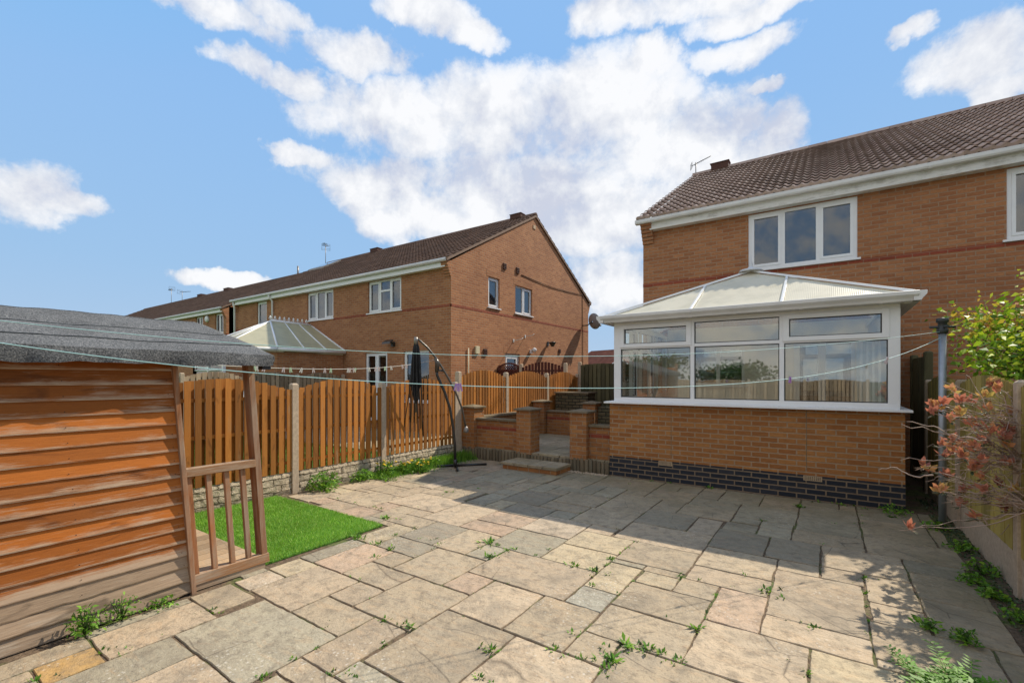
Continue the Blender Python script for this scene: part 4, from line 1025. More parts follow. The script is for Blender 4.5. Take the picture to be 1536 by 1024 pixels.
b = MB(); b.box(-5.92, -5.86, 2.10, 2.15, .06, 1.80, T=Ls_); b.build('porch_post', 'shed_post', t, .003)
for (za, zb_, dd) in ((.045, .125, .0), (.90, .965, .006)):
    b = MB(); b.box(US - .055, US + .012 + dd, 1.577, 2.10 if za > .5 else 2.16, za, zb_, T=Ls_); b.build('rail', 'shed_rail', t, .004)
for y in (1.60, 1.735, 1.87, 2.0):
    b = MB(); r = (random.random() - .5) * .01
    T2 = lambda x, yy, z: Ls_(x, yy + r * z, z)
    b.box(US - .042, US - .006, y - .018, y + .02, .126, .90, T=T2); b.build('baluster', 'shed_post', t, .003)
b = MB()
for k in range(13):
    x = -5.9 + k * .14; b.box(x, x + .134, 1.55, 2.13, .055, .078)
b.build('porch_deck', 'deck', t)
b = MB(); b.box(-5.88, US + .004, y0, 2.12, .0, .05); b.build('base_frame', 'shed_grey', t)
# felt roof, wavy, folded down over the eaves
b = MB(); NU, NV = 14, 60; UR_, UE = -5.0, -3.93; kk = len(b.v); PH = [random.random() * 6 for _ in range(8)]
def wav(y, a): return a * (.6 * sin(5.1 * y + PH[0]) + .4 * sin(11.3 * y + PH[1]) + .3 * sin(23 * y + PH[2]))
def roofpt(s, y, sgn):
    # s: 0 ridge .. 1 eave, then the fold
    if s <= 1:
        yy = y + .20 * s * max(0, (y - 1.0)) ; u = (UR_ - UE) * -s; z = 2.2 - .335 * s ** 1.12 + wav(y * 1.3 + s * 2, .005) - (.012 if abs(s - .42) < .02 else 0)
        return (UR_ + sgn * u, yy, z)
    f = s - 1; yy = y + .20 * max(0, (y - 1.0)); dy = wav(y * 1.6, .017)
    u = (UE - UR_) + .004 * sin(f * pi) + dy * f * 1.0 ; z = 1.865 - .10 * f - wav(y * 1.5 + 3, .009) * f
    return (UR_ + sgn * u, yy, z)
for sgn in (1, -1):
    kk = len(b.v); svals = [i / NU for i in range(NU + 1)] + [1.02, 1.25, 1.5, 1.75, 2.0]
    for i in range(NV + 1):
        y = -.42 + (1.93 + .42) * i / NV
        for s in svals: b.v.append(roofpt(s, y, sgn))
    W = len(svals)
    for i in range(NV):
        for q in range(W - 1):
            a = kk + i * W + q; b.face((a, a + 1, a + W + 1, a + W), .5, 0, q < NU - 1)
    # verge fold at both ends
    for e in (0, NV):
        k2 = len(b.v)
        for q in range(NU + 1):
            p = b.v[kk + e * W + q]; dd = .012 if e else -.012
            b.v.append(p); b.v.append((p[0], p[1] + dd, p[2] - .03)); b.v.append((p[0], p[1] + dd * .6 + .01 * sin(q * 1.7), p[2] - .085 - .01 * sin(q * 2.1)))
        for q in range(NU):
            for r in range(2): a = k2 + q * 3 + r; b.face((a, a + 3, a + 4, a + 1), .5, 0, True)
rf = b.build('roof', 'felt', t); rf.modifiers.new('Solid', 'SOLIDIFY').thickness = .004
b = MB()
for s in (.42, .78):   # lapped seams of the felt
    pts = [tuple(Vector(roofpt(s + .02 * sin(y * 1.4), y, 1)) + Vector((0, 0, .004))) for y in np.linspace(-.4, 1.9, 30)]
    b.tube(pts, .0035, 4)
b.build('felt_seam', 'dark_plastic', rf)
b = MB(); b.box(-4.02, -3.945, 2.05, 2.12, 1.74, 1.80, T=lambda x, y, z: (x, y - .02, z)); b.build('roof_end_block', 'black_metal', rf)
b = MB(); b.box(-5.0, UE - .02, -.35, 1.9, 1.80, 1.815, T=lambda x, y, z: (x, y, z + .30 * (abs(x - UE) / 1.07))); b.build('roof_boards', 'shed_board', rf)

# ------------------------------------------------------------------ artificial lawn
b = MB(); b.box(-6.38, -4.14, 1.45, 3.47, -.005, .012); tag(b.build('lawn_base', 'turf_base'), kind='structure')
n = 52000; x = RNG.uniform(-6.38, -4.13, n); y = RNG.uniform(1.6, 3.485, n)
edge = .012 * np.sin(x * 23) + .01 * np.sin(x * 61); y = np.minimum(y, 3.475 + edge)
h = RNG.uniform(.022, .042, n); th = RNG.uniform(0, 2 * pi, n); w = .0028; lx, ly = RNG.normal(0, .012, n), RNG.normal(0, .012, n)
dx, dy = np.cos(th) * w, np.sin(th) * w; z0 = np.full(n, .006)
v = np.stack([np.stack([x - dx, y - dy, z0], 1), np.stack([x + dx, y + dy, z0], 1), np.stack([x + lx, y + ly, z0 + h], 1)], 1).reshape(-1, 3)
tag(np_mesh('artificial_grass', v, np.arange(3 * n).reshape(n, 3), np.clip(RNG.random(n) * .8 + (RNG.random(n) > .9) * .4, 0, 1), 'turf'), kind='stuff', label='bright green artificial grass square beside the shed porch', cat='grass')

# grass beyond the fence
n = 30000; x = RNG.uniform(-13.8, -6.6, n); y = RNG.uniform(1.5, 7.2, n); h = RNG.uniform(.04, .10, n); th = RNG.uniform(0, 2 * pi, n); w = .008
lx, ly = RNG.normal(0, .03, n), RNG.normal(0, .03, n); dx, dy = np.cos(th) * w, np.sin(th) * w; z0 = np.full(n, -.02)
v = np.stack([np.stack([x - dx, y - dy, z0], 1), np.stack([x + dx, y + dy, z0], 1), np.stack([x + lx, y + ly, z0 + h], 1)], 1).reshape(-1, 3)
tag(np_mesh('grass', v, np.arange(3 * n).reshape(n, 3), RNG.random(n), 'lawn'), kind='stuff', label='green grass of the next garden seen through the fence slats', cat='grass')

# ------------------------------------------------------------------ plants
def blade_tuft(c, s, n, wide=.22, flat=.5):
    """rosette of lance leaves -> verts, faces (quads)"""
    vs = []
    for i in range(n):
        a = random.random() * 2 * pi; el = random.uniform(.25, 1.3) * (1 - flat * .3); L = s * random.uniform(.55, 1.1); w = L * wide * random.uniform(.6, 1.1)
        d = Vector((cos(a) * cos(el), sin(a) * cos(el), sin(el))); sd = Vector((-sin(a), cos(a), 0)) * w * .5; o = Vector(c) + Vector((random.gauss(0, 1), random.gauss(0, 1), 0)) * s * .18
        m = o + d * L * .55; tip = o + d * L - Vector((0, 0, L * .25 * random.random()))
        vs += [o, m + sd, tip, m - sd]
    return [tuple(v) for v in vs]
WEEDS = "-2.77,1.84,1.0 -2.60,1.67,1.0 -2.62,1.52,1.0 -2.61,1.34,1.2 -2.33,1.56,1.0 -2.31,1.58,1.0 -2.23,1.63,1.3 -2.31,1.94,1.2 -2.52,2.13,1.3 -2.30,2.17,1.8 -3.29,2.44,1.0 -3.18,2.44,1.0 -3.47,2.83,1.0 -2.27,2.79,0.8 -2.35,3.06,0.8 -2.26,3.07,0.9 -2.13,3.08,0.9 -2.59,3.42,1.6 -2.55,3.55,1.0 -2.55,3.66,1.2 -1.69,2.25,1.6 -1.59,2.01,1.3 -2.08,2.46,0.8 -3.53,3.04,1.0 -3.19,3.07,1.0 -1.84,3.69,1.6 -1.65,3.70,1.7 -1.56,3.43,1.2 -1.32,3.40,1.0 -1.30,3.70,1.0 -1.30,3.56,1.0 -1.65,4.04,1.2 -1.01,3.98,1.3 -0.87,4.03,1.0 -0.70,3.49,1.0 -0.69,3.39,1.0 -0.71,3.22,1.7 -1.36,2.70,1.3 -1.38,2.48,1.4 -1.20,2.49,1.4 -1.04,2.57,2.1 -1.03,2.77,2.0 -0.91,2.83,1.6 -0.83,2.81,1.5 -0.72,2.80,1.4 -1.05,2.44,1.0 -0.61,4.03,0.9 -0.57,4.34,1.1 -0.70,3.80,1.0 -0.39,4.11,1.7 -2.26,3.70,1.1 0.27,4.81,1.4 0.26,4.52,1.2 0.24,3.99,1.0 -0.07,3.68,1.5 -0.09,3.10,1.3 -0.07,4.96,1.0 -0.22,3.69,0.8 0.18,4.66,0.8 0.25,4.26,0.8 0.23,3.79,0.9 -3.64,0.91,1.4 -3.50,0.96,1.2 -3.53,1.02,0.9 -4.06,1.26,1.3 -3.64,1.52,1.4 -3.54,1.19,0.8 -3.60,0.61,1.3 -4.05,1.34,1.2 -3.49,1.69,0.7 -4.35,3.69,2.0 -3.78,3.33,1.4 -3.79,3.63,1.5 -3.34,3.48,1.4 -3.21,3.39,1.4 -3.49,3.41,1.2 -3.50,3.03,1.6 -3.73,3.07,1.6 -3.47,2.83,1.4 -4.05,3.06,2.2 -2.80,3.71,2.2 -2.71,3.71,1.4 -2.54,3.63,1.3 -2.51,3.73,1.5 -2.60,3.42,1.8 -2.57,3.49,1.5 -5.94,5.07,2.3 -6.34,4.23,2.0 -4.83,3.93,1.3 -4.70,3.92,1.3 -5.21,3.91,1.3 -5.60,3.91,1.3 -4.37,4.24,1.0 -4.60,5.04,1.5 -4.96,5.59,1.2 -4.35,5.46,1.2 -4.55,4.90,1.0 -5.66,5.57,1.0 -6.63,4.31,1.6 -2.49,6.02,1.0 -2.52,5.19,1.0 -1.91,4.87,1.0 -3.70,5.90,1.0 -1.60,4.58,1.2 -1.60,4.20,1.2 -1.60,4.36,1.2 -1.64,4.03,1.5 -2.24,3.92,1.1 -1.62,3.88,1.2 -2.57,7.08,1.2 -2.34,7.45,1.5 -2.06,7.50,1.5 -1.46,7.50,2.0 -0.28,7.03,2.0 -0.62,6.12,1.5 -0.03,5.57,1.1 0.34,6.62,1.3 0.64,7.13,1.6 0.19,7.45,1.8 0.09,6.45,1.2 0.35,7.02,1.2 -0.08,7.46,1.5 0.40,7.40,1.5"
vs = []
for q in WEEDS.split():
    u, v_, s = map(float, q.split(','))
    s *= 1.05 if s > 1.55 else .95
    vs += blade_tuft((u, v_, -.015), .040 * s, int(9 + 8 * s), .30)
    for _ in range(int(2 * s)): vs += blade_tuft((u + random.gauss(0, .03 * s), v_ + random.gauss(0, .03 * s), -.015), .032 * s, 6, .34)
# small seedlings strung along the joints
SL = [[int(x) / 100 for x in q.split(',')[:4]] for q in SLABS.split()]
for a in SL:
    for _ in range(3):
        if random.random() < .5: p = (a[1], random.uniform(a[2], a[3]))
        else: p = (random.uniform(a[0], a[1]), a[3])
        vs += blade_tuft((*p, -.018), random.uniform(.010, .026), 5, .4)
vs = np.array(vs); nf = len(vs) // 4
tn = RNG.random(nf)
mi = (np.repeat(RNG.random(nf // 4 + 1), 4)[:nf] < .25).astype(int)
tag(np_mesh('joint_weeds', vs, np.arange(4 * nf).reshape(nf, 4), tn, 'weed', mi=mi, mats=['weed', 'weed_dark']), kind='stuff', label='small green weeds rooted in the joints of the stone patio', cat='weeds')

def leafy(name, label, cat, c, r, h, n, size, m, group=None, asp=.5, up=.5, stems=6, sm='weed_dark', shape=1., flowers=0, kind=None):
    t = thing(name, label, cat, c, group)
    p = RNG.normal(size=(n, 3)); p /= np.linalg.norm(p, axis=1)[:, None]; p *= (RNG.random(n) ** .45)[:, None]
    p[:, 2] = np.abs(p[:, 2]) ** shape; pts = np.array(c) + p * np.array([r, r, h]); pts[:, 2] += .01
    v, f, tn = leaves(pts, size, up=up, asp=asp, drop=.2); np_mesh('foliage', v, f, tn, m, t)
    b = MB()
    for _ in range(stems):
        a = random.random() * 6.28; q = random.random() * .7; b.tube([c, (c[0] + cos(a) * r * q * .6, c[1] + sin(a) * r * q * .6, c[2] + h * .5), (c[0] + cos(a) * r * q, c[1] + sin(a) * r * q, c[2] + h * .9)], [.004, .003, .002], 4)
    b.build('stems', sm, t)
    for _ in range(flowers):
        b = MB(); a = random.random() * 6.28; q = random.random() ** .6 * r * .95; p = (c[0] + cos(a) * q, c[1] + sin(a) * q, c[2] + h * random.uniform(.75, 1.05))
        b.tube([(p[0], p[1], c[2]), p], .003, 4, mi=1); 
        b.lathe(p, [(0, -.004), (.020, .002), (.024, .008), (.012, .014), (0, .012)], 10); b.build('flower', ['petal', 'weed'], t)
    return t
t = thing('fern_weed', 'large bright ferny weed on the patio at the bottom edge, near the right corner', 'weed', (.53, 3.36, 0))
fv = []; b = MB()
for k in range(58):
    a = random.random() * 6.28; c0 = Vector((.55 + random.gauss(0, .07), 3.34 + random.gauss(0, .06), 0)); L = random.uniform(.12, .25); el0 = random.uniform(.35, 1.25); h = Vector((cos(a), sin(a), 0)); pts = []
    for i in range(9):
        q = i / 8; e_ = el0 - q * 1.0; pts.append((pts[-1] + (h * cos(e_) + Vector((0, 0, sin(e_)))) * L / 8) if pts else c0)
    b.tube(pts, .0018, 3)
    for i in range(1, 9):
        for sg in (1, -1):
            o = pts[i]; ll = L * .26 * (1 - .55 * abs(i / 8 - .4)) * random.uniform(.7, 1.2); sd = Vector((-h.y, h.x, 0)) * sg; d = (sd + h * .5 + Vector((0, 0, random.uniform(-.1, .35)))).normalized(); w = h * ll * .22
            fv += [tuple(o), tuple(o + d * ll * .5 + w), tuple(o + d * ll), tuple(o + d * ll * .5 - w)]
b.build('stems', 'weed', t); fv = np.array(fv); np_mesh('foliage', fv, np.arange(len(fv)).reshape(-1, 4), RNG.random(len(fv) // 4) * .5 + .1, 'weed', t)
leafy('weed', 'round green weed tuft on the shaded slab beside the ferny weed', 'weed', (.72, 3.98, 0), .075, .085, 200, .036, 'weed', asp=.3, up=.7)
leafy('weed', 'tall pale weed in the joint left of the round tuft', 'weed', (.56, 4.07, 0), .07, .07, 80, .045, 'weed', asp=.3, up=.5)
leafy('weed', 'bushy bright weed sprouting from under the shed cladding', 'weed', (-3.96, .90, 0), .09, .19, 170, .04, 'weed', asp=.35, up=.9, stems=9)
leafy('weed', 'taller sparse weed against the shed cladding, behind the bushy one', 'weed', (-4.0, 1.10, 0), .12, .17, 170, .028, 'weed', asp=.45, up=.6, stems=9)
leafy('weed', 'low trailing weed at the foot of the shed by its corner post', 'weed', (-4.0, 1.32, 0), .11, .06, 90, .028, 'weed', asp=.45, up=.4)
leafy('wallflower', 'leafy green plant at the foot of the orange fence beside the lawn', 'plant', (-6.18, 4.10, 0), .24, .27, 420, .075, 'weed', asp=.3, up=.7, stems=10)
leafy('wallflower', 'low leafy plant against the rock-faced gravel board, between the lawn and the dandelions', 'plant', (-6.24, 4.86, 0), .22, .16, 320, .06, 'weed', asp=.35, up=.6, stems=8)
for i, (u, v_, r, nfl, lab) in enumerate([(-6.22, 5.30, .19, 10, 'tall dandelion clump with many yellow flowers left of the second concrete post'), (-6.12, 5.62, .16, 9, 'dandelion clump with yellow flowers straight before the second concrete post'),
        (-6.20, 6.02, .17, 8, 'dandelion clump with yellow flowers just right of the second concrete post'), (-5.92, 5.86, .15, 9, 'dandelion clump spilling onto the paving with yellow flowers'), (-6.16, 6.42, .15, 3, 'dandelion with few flowers nearest the parasol base')]):
    leafy('dandelion', lab, 'dandelion', (u, v_, 0), r, .17 if i else .24, 300, .065, 'weed', 'dandelions along the fence foot', asp=.28, up=.5, flowers=nfl)
# rough grass bank
n = 9000; s = RNG.random(n); x = -6.36 + np.abs(RNG.normal(0, .16, n)) ; y = 5.0 + s * 2.45; h = RNG.uniform(.05, .17, n) * (.6 + .6 * s); th = RNG.uniform(0, 2 * pi, n); w = .006
lx, ly = RNG.normal(0, .04, n), RNG.normal(0, .04, n); dx, dy = np.cos(th) * w, np.sin(th) * w; z0 = np.zeros(n)
v = np.stack([np.stack([x - dx, y - dy, z0], 1), np.stack([x + dx, y + dy, z0], 1), np.stack([x + lx, y + ly, z0 + h], 1)], 1).reshape(-1, 3)
tag(np_mesh('rough_grass', v, np.arange(3 * n).reshape(n, 3), RNG.random(n), 'weed'), kind='stuff', label='rough green grass along the foot of the orange fence', cat='grass')
for (u, v_, r, h, lab) in [(1.10, 5.50, .15, .13, 'dark leafy weed in the shrub bed beyond the first right concrete post'), (.98, 5.20, .12, .09, 'low weed on the edge of the shrub bed against the paving'), (1.10, 4.55, .13, .12, 'leafy weed in the shrub bed, lowest at the right edge'),
        (1.08, 6.15, .14, .10, 'green weed in the bed halfway to the clothes pole'), (1.0, 6.85, .13, .10, 'small weed clump around the foot of the clothes pole'), (.70, 7.35, .20, .10, 'moss and weeds at the corner of the conservatory plinth'), (1.05, 4.95, .1, .07, 'tiny weed in the bed beside the right concrete post')]:
    leafy('bed_weed', lab, 'weed', (u, v_, -.01), r * .9, h * .9, 120, .042, 'weed', 'weeds in the shrub bed', asp=.45, up=.4, stems=4)
# leaf litter in the bed
n = 1500; p = np.stack([RNG.uniform(1.04, 1.22, n), RNG.uniform(3, 8.5, n), RNG.uniform(-.02, .01, n)], 1)
v, f, tn = leaves(p, .03, up=.1, asp=.6); tag(np_mesh('leaf_litter', v, f, tn * .5, 'leaf_dull'), kind='stuff', label='dead leaves on the soil under the right fence', cat='leaves')
# pebbly edge at step foot
n = 700; vs = []; 
b = MB()
for _ in range(260):
    u, v_ = random.uniform(-3.85, -3.1), random.uniform(7.36, 7.5); r = random.uniform(.006, .014); b.lathe((u, v_, 0), [(0, -r), (r, 0), (r * .7, r * .6), (0, r * .8)], 6, tone=random.random())
tag(b.build('gravel', 'concrete'), kind='stuff', label='small loose gravel at the foot of the log edging', cat='gravel')

# climbing rose over the right fence
t = thing('rose_bush', 'tall green rose bush with yellow young shoots rising behind the right fence', 'bush', (1.8, 7.0, 0))
b = MB(); tips = []
for k in range(20):
    a = 0; x1 = 1.22 + random.random() * 1.5; y1 = 6.1 + random.random() * 1.45; z1 = random.uniform(1.75, 2.42); p0 = (1.8 + random.gauss(0, .08), 7.0 + random.gauss(0, .08), 0)
    m = (p0[0] * .4 + x1 * .6 + random.gauss(0, .1), p0[1] * .4 + y1 * .6, z1 * .62); b.tube([p0, m, (x1, y1, z1)], [.022, .014, .006], 6)
    tips += [Vector(m) * (1 - q) + Vector((x1, y1, z1)) * q for q in (.25, .5, .75, 1, 1)]
    for _ in range(4):
        q = Vector((x1, y1, z1)) + Vector((random.gauss(-.05, .25), random.gauss(-.05, .25), random.uniform(-.1, .22))); q.x = max(q.x, 1.08); b.tube([(x1, y1, z1), tuple(q)], [.006, .003], 4); tips += [q]
b.build('stems', 'bark', t)
cs = []
for p in tips:
    k = 52
    cs.append(np.array(p) + RNG.normal(size=(k, 3)) * np.array([.17, .17, .13]))
cs = np.concatenate(cs); cs = cs[(cs[:, 2] > 1.35) & (cs[:, 0] > 1.06) & ((cs[:, 0] > 1.3) | (cs[:, 2] > 1.72))]
v, f, tn = leaves(cs, .062, up=.25, asp=.62, drop=.3); np_mesh('foliage', v, f, tn, 'leaf_rose', t)
yt = np.concatenate([np.array(p) + RNG.normal(size=(18, 3)) * .08 + np.array([-.03, 0, .10]) for p in tips if p[2] > 2.0 and p[0] > 1.2]); v, f, tn = leaves(yt, .06, up=.5, asp=.55); np_mesh('young_leaves', v, f, tn, 'leaf_rose_young', t)

# pieris-like shrub, right foreground
t = thing('shrub', 'bare twigged shrub with red and orange young leaves leaning over the patio from the right', 'shrub', (1.16, 4.35, 0))
ca, sa, FF = .826, .5637, 690.
def W3(x, y, Z):   # metres from a sighting
    X = (x - 768) / FF * Z; return Vector((ca * X - sa * Z, sa * X + ca * Z, 1.66 + (568 - y) / FF * Z))
b = MB(); root = Vector((1.16, 4.35, -.02))
def limb(pts, r0, r1, n=6):
    P = [pts[0]]
    for i in range(len(pts) - 1):
        for k in range(1, 5):
            q = pts[i].lerp(pts[i + 1], k / 4) + (Vector((random.gauss(0, 1), random.gauss(0, 1), random.gauss(0, 1))) * .010 if k < 4 else Vector((0, 0, 0))); P.append(q)
    b.tube(P, [r0 + (r1 - r0) * i / (len(P) - 1) for i in range(len(P))], n); return P
hub = [W3(1560, 760, 3.3), W3(1545, 690, 3.5), W3(1570, 640, 3.4)]
for h_ in hub: limb([root + Vector((random.gauss(0, .03), random.gauss(0, .03), 0)), (root + h_) / 2 + Vector((.03, .0, -.05)), h_], .013, .008)
tips = []
ros = [(1491, 580), (1477, 596), (1441, 602), (1427, 630), (1518, 618), (1504, 656), (1429, 675), (1447, 672), (1470, 692), (1527, 702), (1479, 740), (1509, 763), (1499, 728), (1409, 735), (1463, 776), (1476, 662), (1522, 662), (1530, 592), (1486, 646), (1509, 669), (1466, 644), (1385, 698), (1394, 706), (1420, 712), (1365, 792), (1533, 640)]
ros += [(random.uniform(1395, 1545), random.uniform(572, 765)) for _ in range(34)]
for i, (x, y) in enumerate(ros):
    Z = 3.45 + .35 * random.random() + (.25 if x < 1440 else 0); p = W3(x, y, Z); h_ = hub[0] if y > 700 else (hub[1] if y > 620 else hub[2])
    m = h_.lerp(p, .5) + Vector((random.gauss(0, .04), random.gauss(0, .04), random.gauss(0, .04) - .03)); limb([h_, m, p], .0055, .0022, 5); tips.append(p)
    for _ in range(2):
        q = m + Vector((random.gauss(-.1, .12), random.gauss(0, .12), random.gauss(.02, .08))); limb([m, q], .0032, .0012, 4)
for (a, c) in [((1350, 690), (1545, 690)), ((1352, 636), (1545, 690)), ((1349, 795), (1560, 760)), ((1500, 800), (1560, 760)), ((1318, 704), (1400, 712)), ((1360, 632), (1480, 660))]:
    limb([W3(*a, 3.75), W3((a[0] * 2 + c[0]) / 3, (a[1] * 2 + c[1]) / 3 + random.uniform(-8, 8), 3.7), W3((a[0] + 2 * c[0]) / 3, (a[1] + 2 * c[1]) / 3 + 5, 3.6), W3(*c, 3.45)], .0025, .006, 5)
for _ in range(110):
    i = random.randrange(len(tips)); j = random.randrange(3); a = tips[i].lerp(hub[j], random.uniform(.2, .7)); q = a + Vector((random.gauss(-.06, .12), random.gauss(0, .14), random.gauss(0, .10))); limb([a, a.lerp(q, .5) + Vector((0, 0, .015)), q], .003, .0012, 4)
b.build('branches', 'twig', t)
rv, rt, dv = [], [], []
for p in tips:
    base = random.random()
    for k in range(12):
        a = random.random() * 6.28; el = random.uniform(.45, 1.5); L = random.uniform(.045, .085); d = Vector((cos(a) * cos(el), sin(a) * cos(el), sin(el))); sd = d.cross(Vector((random.random(), random.random(), .3))).normalized() * L * .22
        o = p + Vector((random.gauss(0, .008), random.gauss(0, .008), random.gauss(0, .012))); up_ = d.cross(sd).normalized() * L * .06
        for q in (o, o + d * L * .5 + sd + up_, o + d * L - Vector((0, 0, .006)), o + d * L * .5 - sd + up_): rv.append(tuple(q))
        rt.append(min(1, max(0, base * .7 + random.random() * .4)))
    for k in range(6):
        a = random.random() * 6.28; L = random.uniform(.04, .085); d = Vector((cos(a), sin(a), random.uniform(-.5, .1))).normalized(); sd = d.cross(Vector((0, 0, 1))).normalized() * L * .16; o = p - Vector((0, 0, .015))
        for q in (o, o + d * L * .5 + sd, o + d * L, o + d * L * .5 - sd): dv.append(tuple(q))
np_mesh('young_leaves', np.array(rv), np.arange(len(rv)).reshape(-1, 4), np.array(rt), 'leaf_red', t)
np_mesh('leaves', np.array(dv), np.arange(len(dv)).reshape(-1, 4), RNG.random(len(dv) // 4), 'leaf_dull', t)
# fuller, taller part of the shrub, further along the bed (it shades the paving)
t2 = thing('shrub', 'upper part of a leafy shrub standing at the right edge of the patio bed', 'shrub', (1.5, 5.6, 0)) if False else None

# trees behind the viewer, mirrored in the glass
for i, (x, y, h, r) in enumerate([(-17, -40, 4.3, 3.4), (-9, -43, 3.8, 3.8), (10, -44, 3.6, 3.4), (17, -40, 4.4, 3.6), (28, -42, 4, 3.8), (-27, -42, 4.5, 3.8), (-36, -43, 4.0, 3.8)]):
    t = thing('tree', 'green tree in the row behind the viewer, mirrored in the conservatory glass', 'tree', (x, y, 0), 'trees behind the viewer')
    b = MB(); b.tube([(x, y, -.05), (x + .1, y, h * .35), (x, y + .1, h * .7)], [.22, .16, .07], 8)
    cl = []
    for k in range(9):
        a = k * .7 + random.random(); q = (x + cos(a) * r * .6, y + sin(a) * r * .6, h * random.uniform(.45, .85)); b.tube([(x, y, h * .35), q], [.08, .03], 5); cl.append(q)
    b.build('trunk', 'bark', t)
    pts = np.concatenate([np.array(q) + RNG.normal(size=(260, 3)) * np.array([r * .3, r * .3, h * .11]) for q in cl]); v, f, tn = leaves(pts, .34, up=.2, asp=.7); np_mesh('crown', v, f, tn, 'tree_leaf', t)

# ------------------------------------------------------------------ parasol
t = thing('cantilever_parasol', 'folded black cantilever parasol on a crossed steel base before the orange fence', 'parasol', (-5.72, 6.52, 0))
hd = Vector((-.63, -.78, 0)).normalized()   # boom direction
B0 = Vector((-5.72, 6.50, 0)); P_ = lambda s, z: B0 + hd * s + Vector((0, 0, z))
b = MB()
cc = Vector((-5.78, 6.60, 0))
for a in (Vector((-.40, -.42, 0)), Vector((.34, -.36, 0))):
    for q in (cc + a, cc - a): b.tube([tuple(cc + Vector((0, 0, .025))), tuple(q + Vector((0, 0, .025)))], .022, 4)
b.build('cross_base', 'black_metal', t)
b = MB(); b.hue = HUES['h']; 
rt_ = cc
b.prism([(cc.x - .36, cc.y - .36), (cc.x + .0, cc.y - .05), (cc.x - .02, cc.y + .36), (cc.x - .36, cc.y + .34)], .003, .016, 'z', .4); b.hue = None
b = MB(); b.tube([P_(0, .02), P_(.0, .16)], .036, 12); b.tube([P_(0, .1), P_(.01, .45), P_(.04, .75), P_(.10, 1.12), P_(.20, 1.42), P_(.29, 1.62), P_(.335, 1.72), P_(.35, 1.84)], .026, 10); b.build('mast', 'black_metal', t)
b = MB(); b.tube([P_(-.20, .735), P_(-.17, .9), P_(-.13, 1.1), P_(-.03, 1.36), P_(.10, 1.62), P_(.24, 1.86), P_(.37, 2.06), P_(.52, 2.24), P_(.66, 2.365), P_(.72, 2.40)], [.018] * 4 + [.02] * 5 + [.016], 10)
b.build('boom', 'boom_metal', t)
b = MB(); b.lathe(P_(-.205, .70), [(0, -.06), (.045, -.045), (.052, -.01), (.035, .04), (.018, .07), (0, .07)], 14); b.build('boom_handle', 'worn_metal', t)
b = MB(); q = P_(.34, 1.92); b.tube([P_(.345, 1.78), P_(.33, 1.95), P_(.37, 2.05)], [.035, .05, .03], 6); b.tube([P_(.20, 1.80), P_(.35, 1.83)], .02, 6); b.build('crank_bracket', 'boom_metal', t)
hx = P_(.72, 2.37)
b = MB(); b.lathe(hx, [(0, .05), (.03, .05), (.04, .0), (.035, -.09), (0, -.09)], 12); b.build('hub', 'worn_metal', t)
# folded canopy: pleated, narrow at the top
b = MB(); rows = [(0, .03), (-.08, .05), (-.3, .062), (-.55, .072), (-.76, .09), (-.80, .062), (-.92, .045), (-1.02, .034), (-1.10, .012)]; nn = 36
kk = len(b.v)
for (z, r) in rows:
    for j in range(nn):
        th = 2 * pi * j / nn; rr = r * (1 + .34 * (1 if j % 4 < 2 else -1) * (.4 + .6 * (abs(z) > .2))) * (1 + .08 * sin(3 * th + z * 5)); b.v.append((hx.x + cos(th) * rr, hx.y + sin(th) * rr, hx.z + z - .06))
for i in range(len(rows) - 1):
    for j in range(nn): b.face((kk + i * nn + j, kk + i * nn + (j + 1) % nn, kk + (i + 1) * nn + (j + 1) % nn, kk + (i + 1) * nn + j), .5)
b.build('canopy', 'canopy', t)
for k in range(8):
    b = MB(); a = k * pi / 4 + .2; r1, r2 = .055, random.uniform(.12, .27) * (1.0 if k % 2 else .8); e = -1.45 - random.random() * .38
    b.tube([hx + Vector((0, 0, -.1)), hx + Vector((cos(a) * .10, sin(a) * .10, -.8)), hx + Vector((cos(a) * r2, sin(a) * r2, e))], .0085, 5); b.build('rib', 'black_metal', t)
    if k % 2 == 0:
        b = MB(); b.tube([hx + Vector((cos(a) * .04, sin(a) * .04, -.5)), hx + Vector((cos(a + .5) * r2 * .7, sin(a + .5) * r2 * .7, e + .1))], .005, 4); b.build('strut', 'black_metal', t)
b = MB(); b.tube([hx + Vector((0, 0, -.1)), hx + Vector((0, 0, -1.32))], .014, 8); b.build('centre_pole', 'worn_metal', t)

# ------------------------------------------------------------------ clothes pole, lines, pegs
PX, PY = 1.07, 6.92
t = thing('clothes_pole', 'tall galvanised steel clothes pole standing at the corner of the patio by the conservatory', 'clothes pole', (PX, PY, 0))
b = MB(); b.tube([(PX, PY, -.05), (PX, PY, 2.17)], .034, 14); b.build('pole', 'galv', t)
b = MB(); b.lathe((PX, PY, 2.16), [(.036, 0), (.05, .01), (.05, .05), (.04, .06), (.04, .12), (.055, .13), (.055, .17), (0, .18)], 14); b.tube([(PX - .11, PY - .03, 2.235), (PX + .11, PY + .03, 2.235)], .014, 6); b.tube([(PX - .03, PY + .10, 2.235), (PX + .03, PY - .10, 2.235)], .014, 6); b.build('cap', 'dark_plastic', t)
E_ = (-4.45, -1.05)
def seg(s): return (1.07 + s * (-3.41 - 1.07), 6.92 + s * (.455 - 6.92))
def line(name, label, pts, r, m):
    """smooth curve through (s, z) samples on the straight plan line"""
    ss = [p[0] for p in pts]; zz = [p[1] for p in pts]; co = np.polyfit(ss, zz, 4); b = MB()
    P = [(*seg(s), float(np.polyval(co, s))) for s in np.linspace(ss[0], ss[-1], 90)]; b.tube(P, r, 5); return tag(b.build(name, m), label, 'washing line'), co
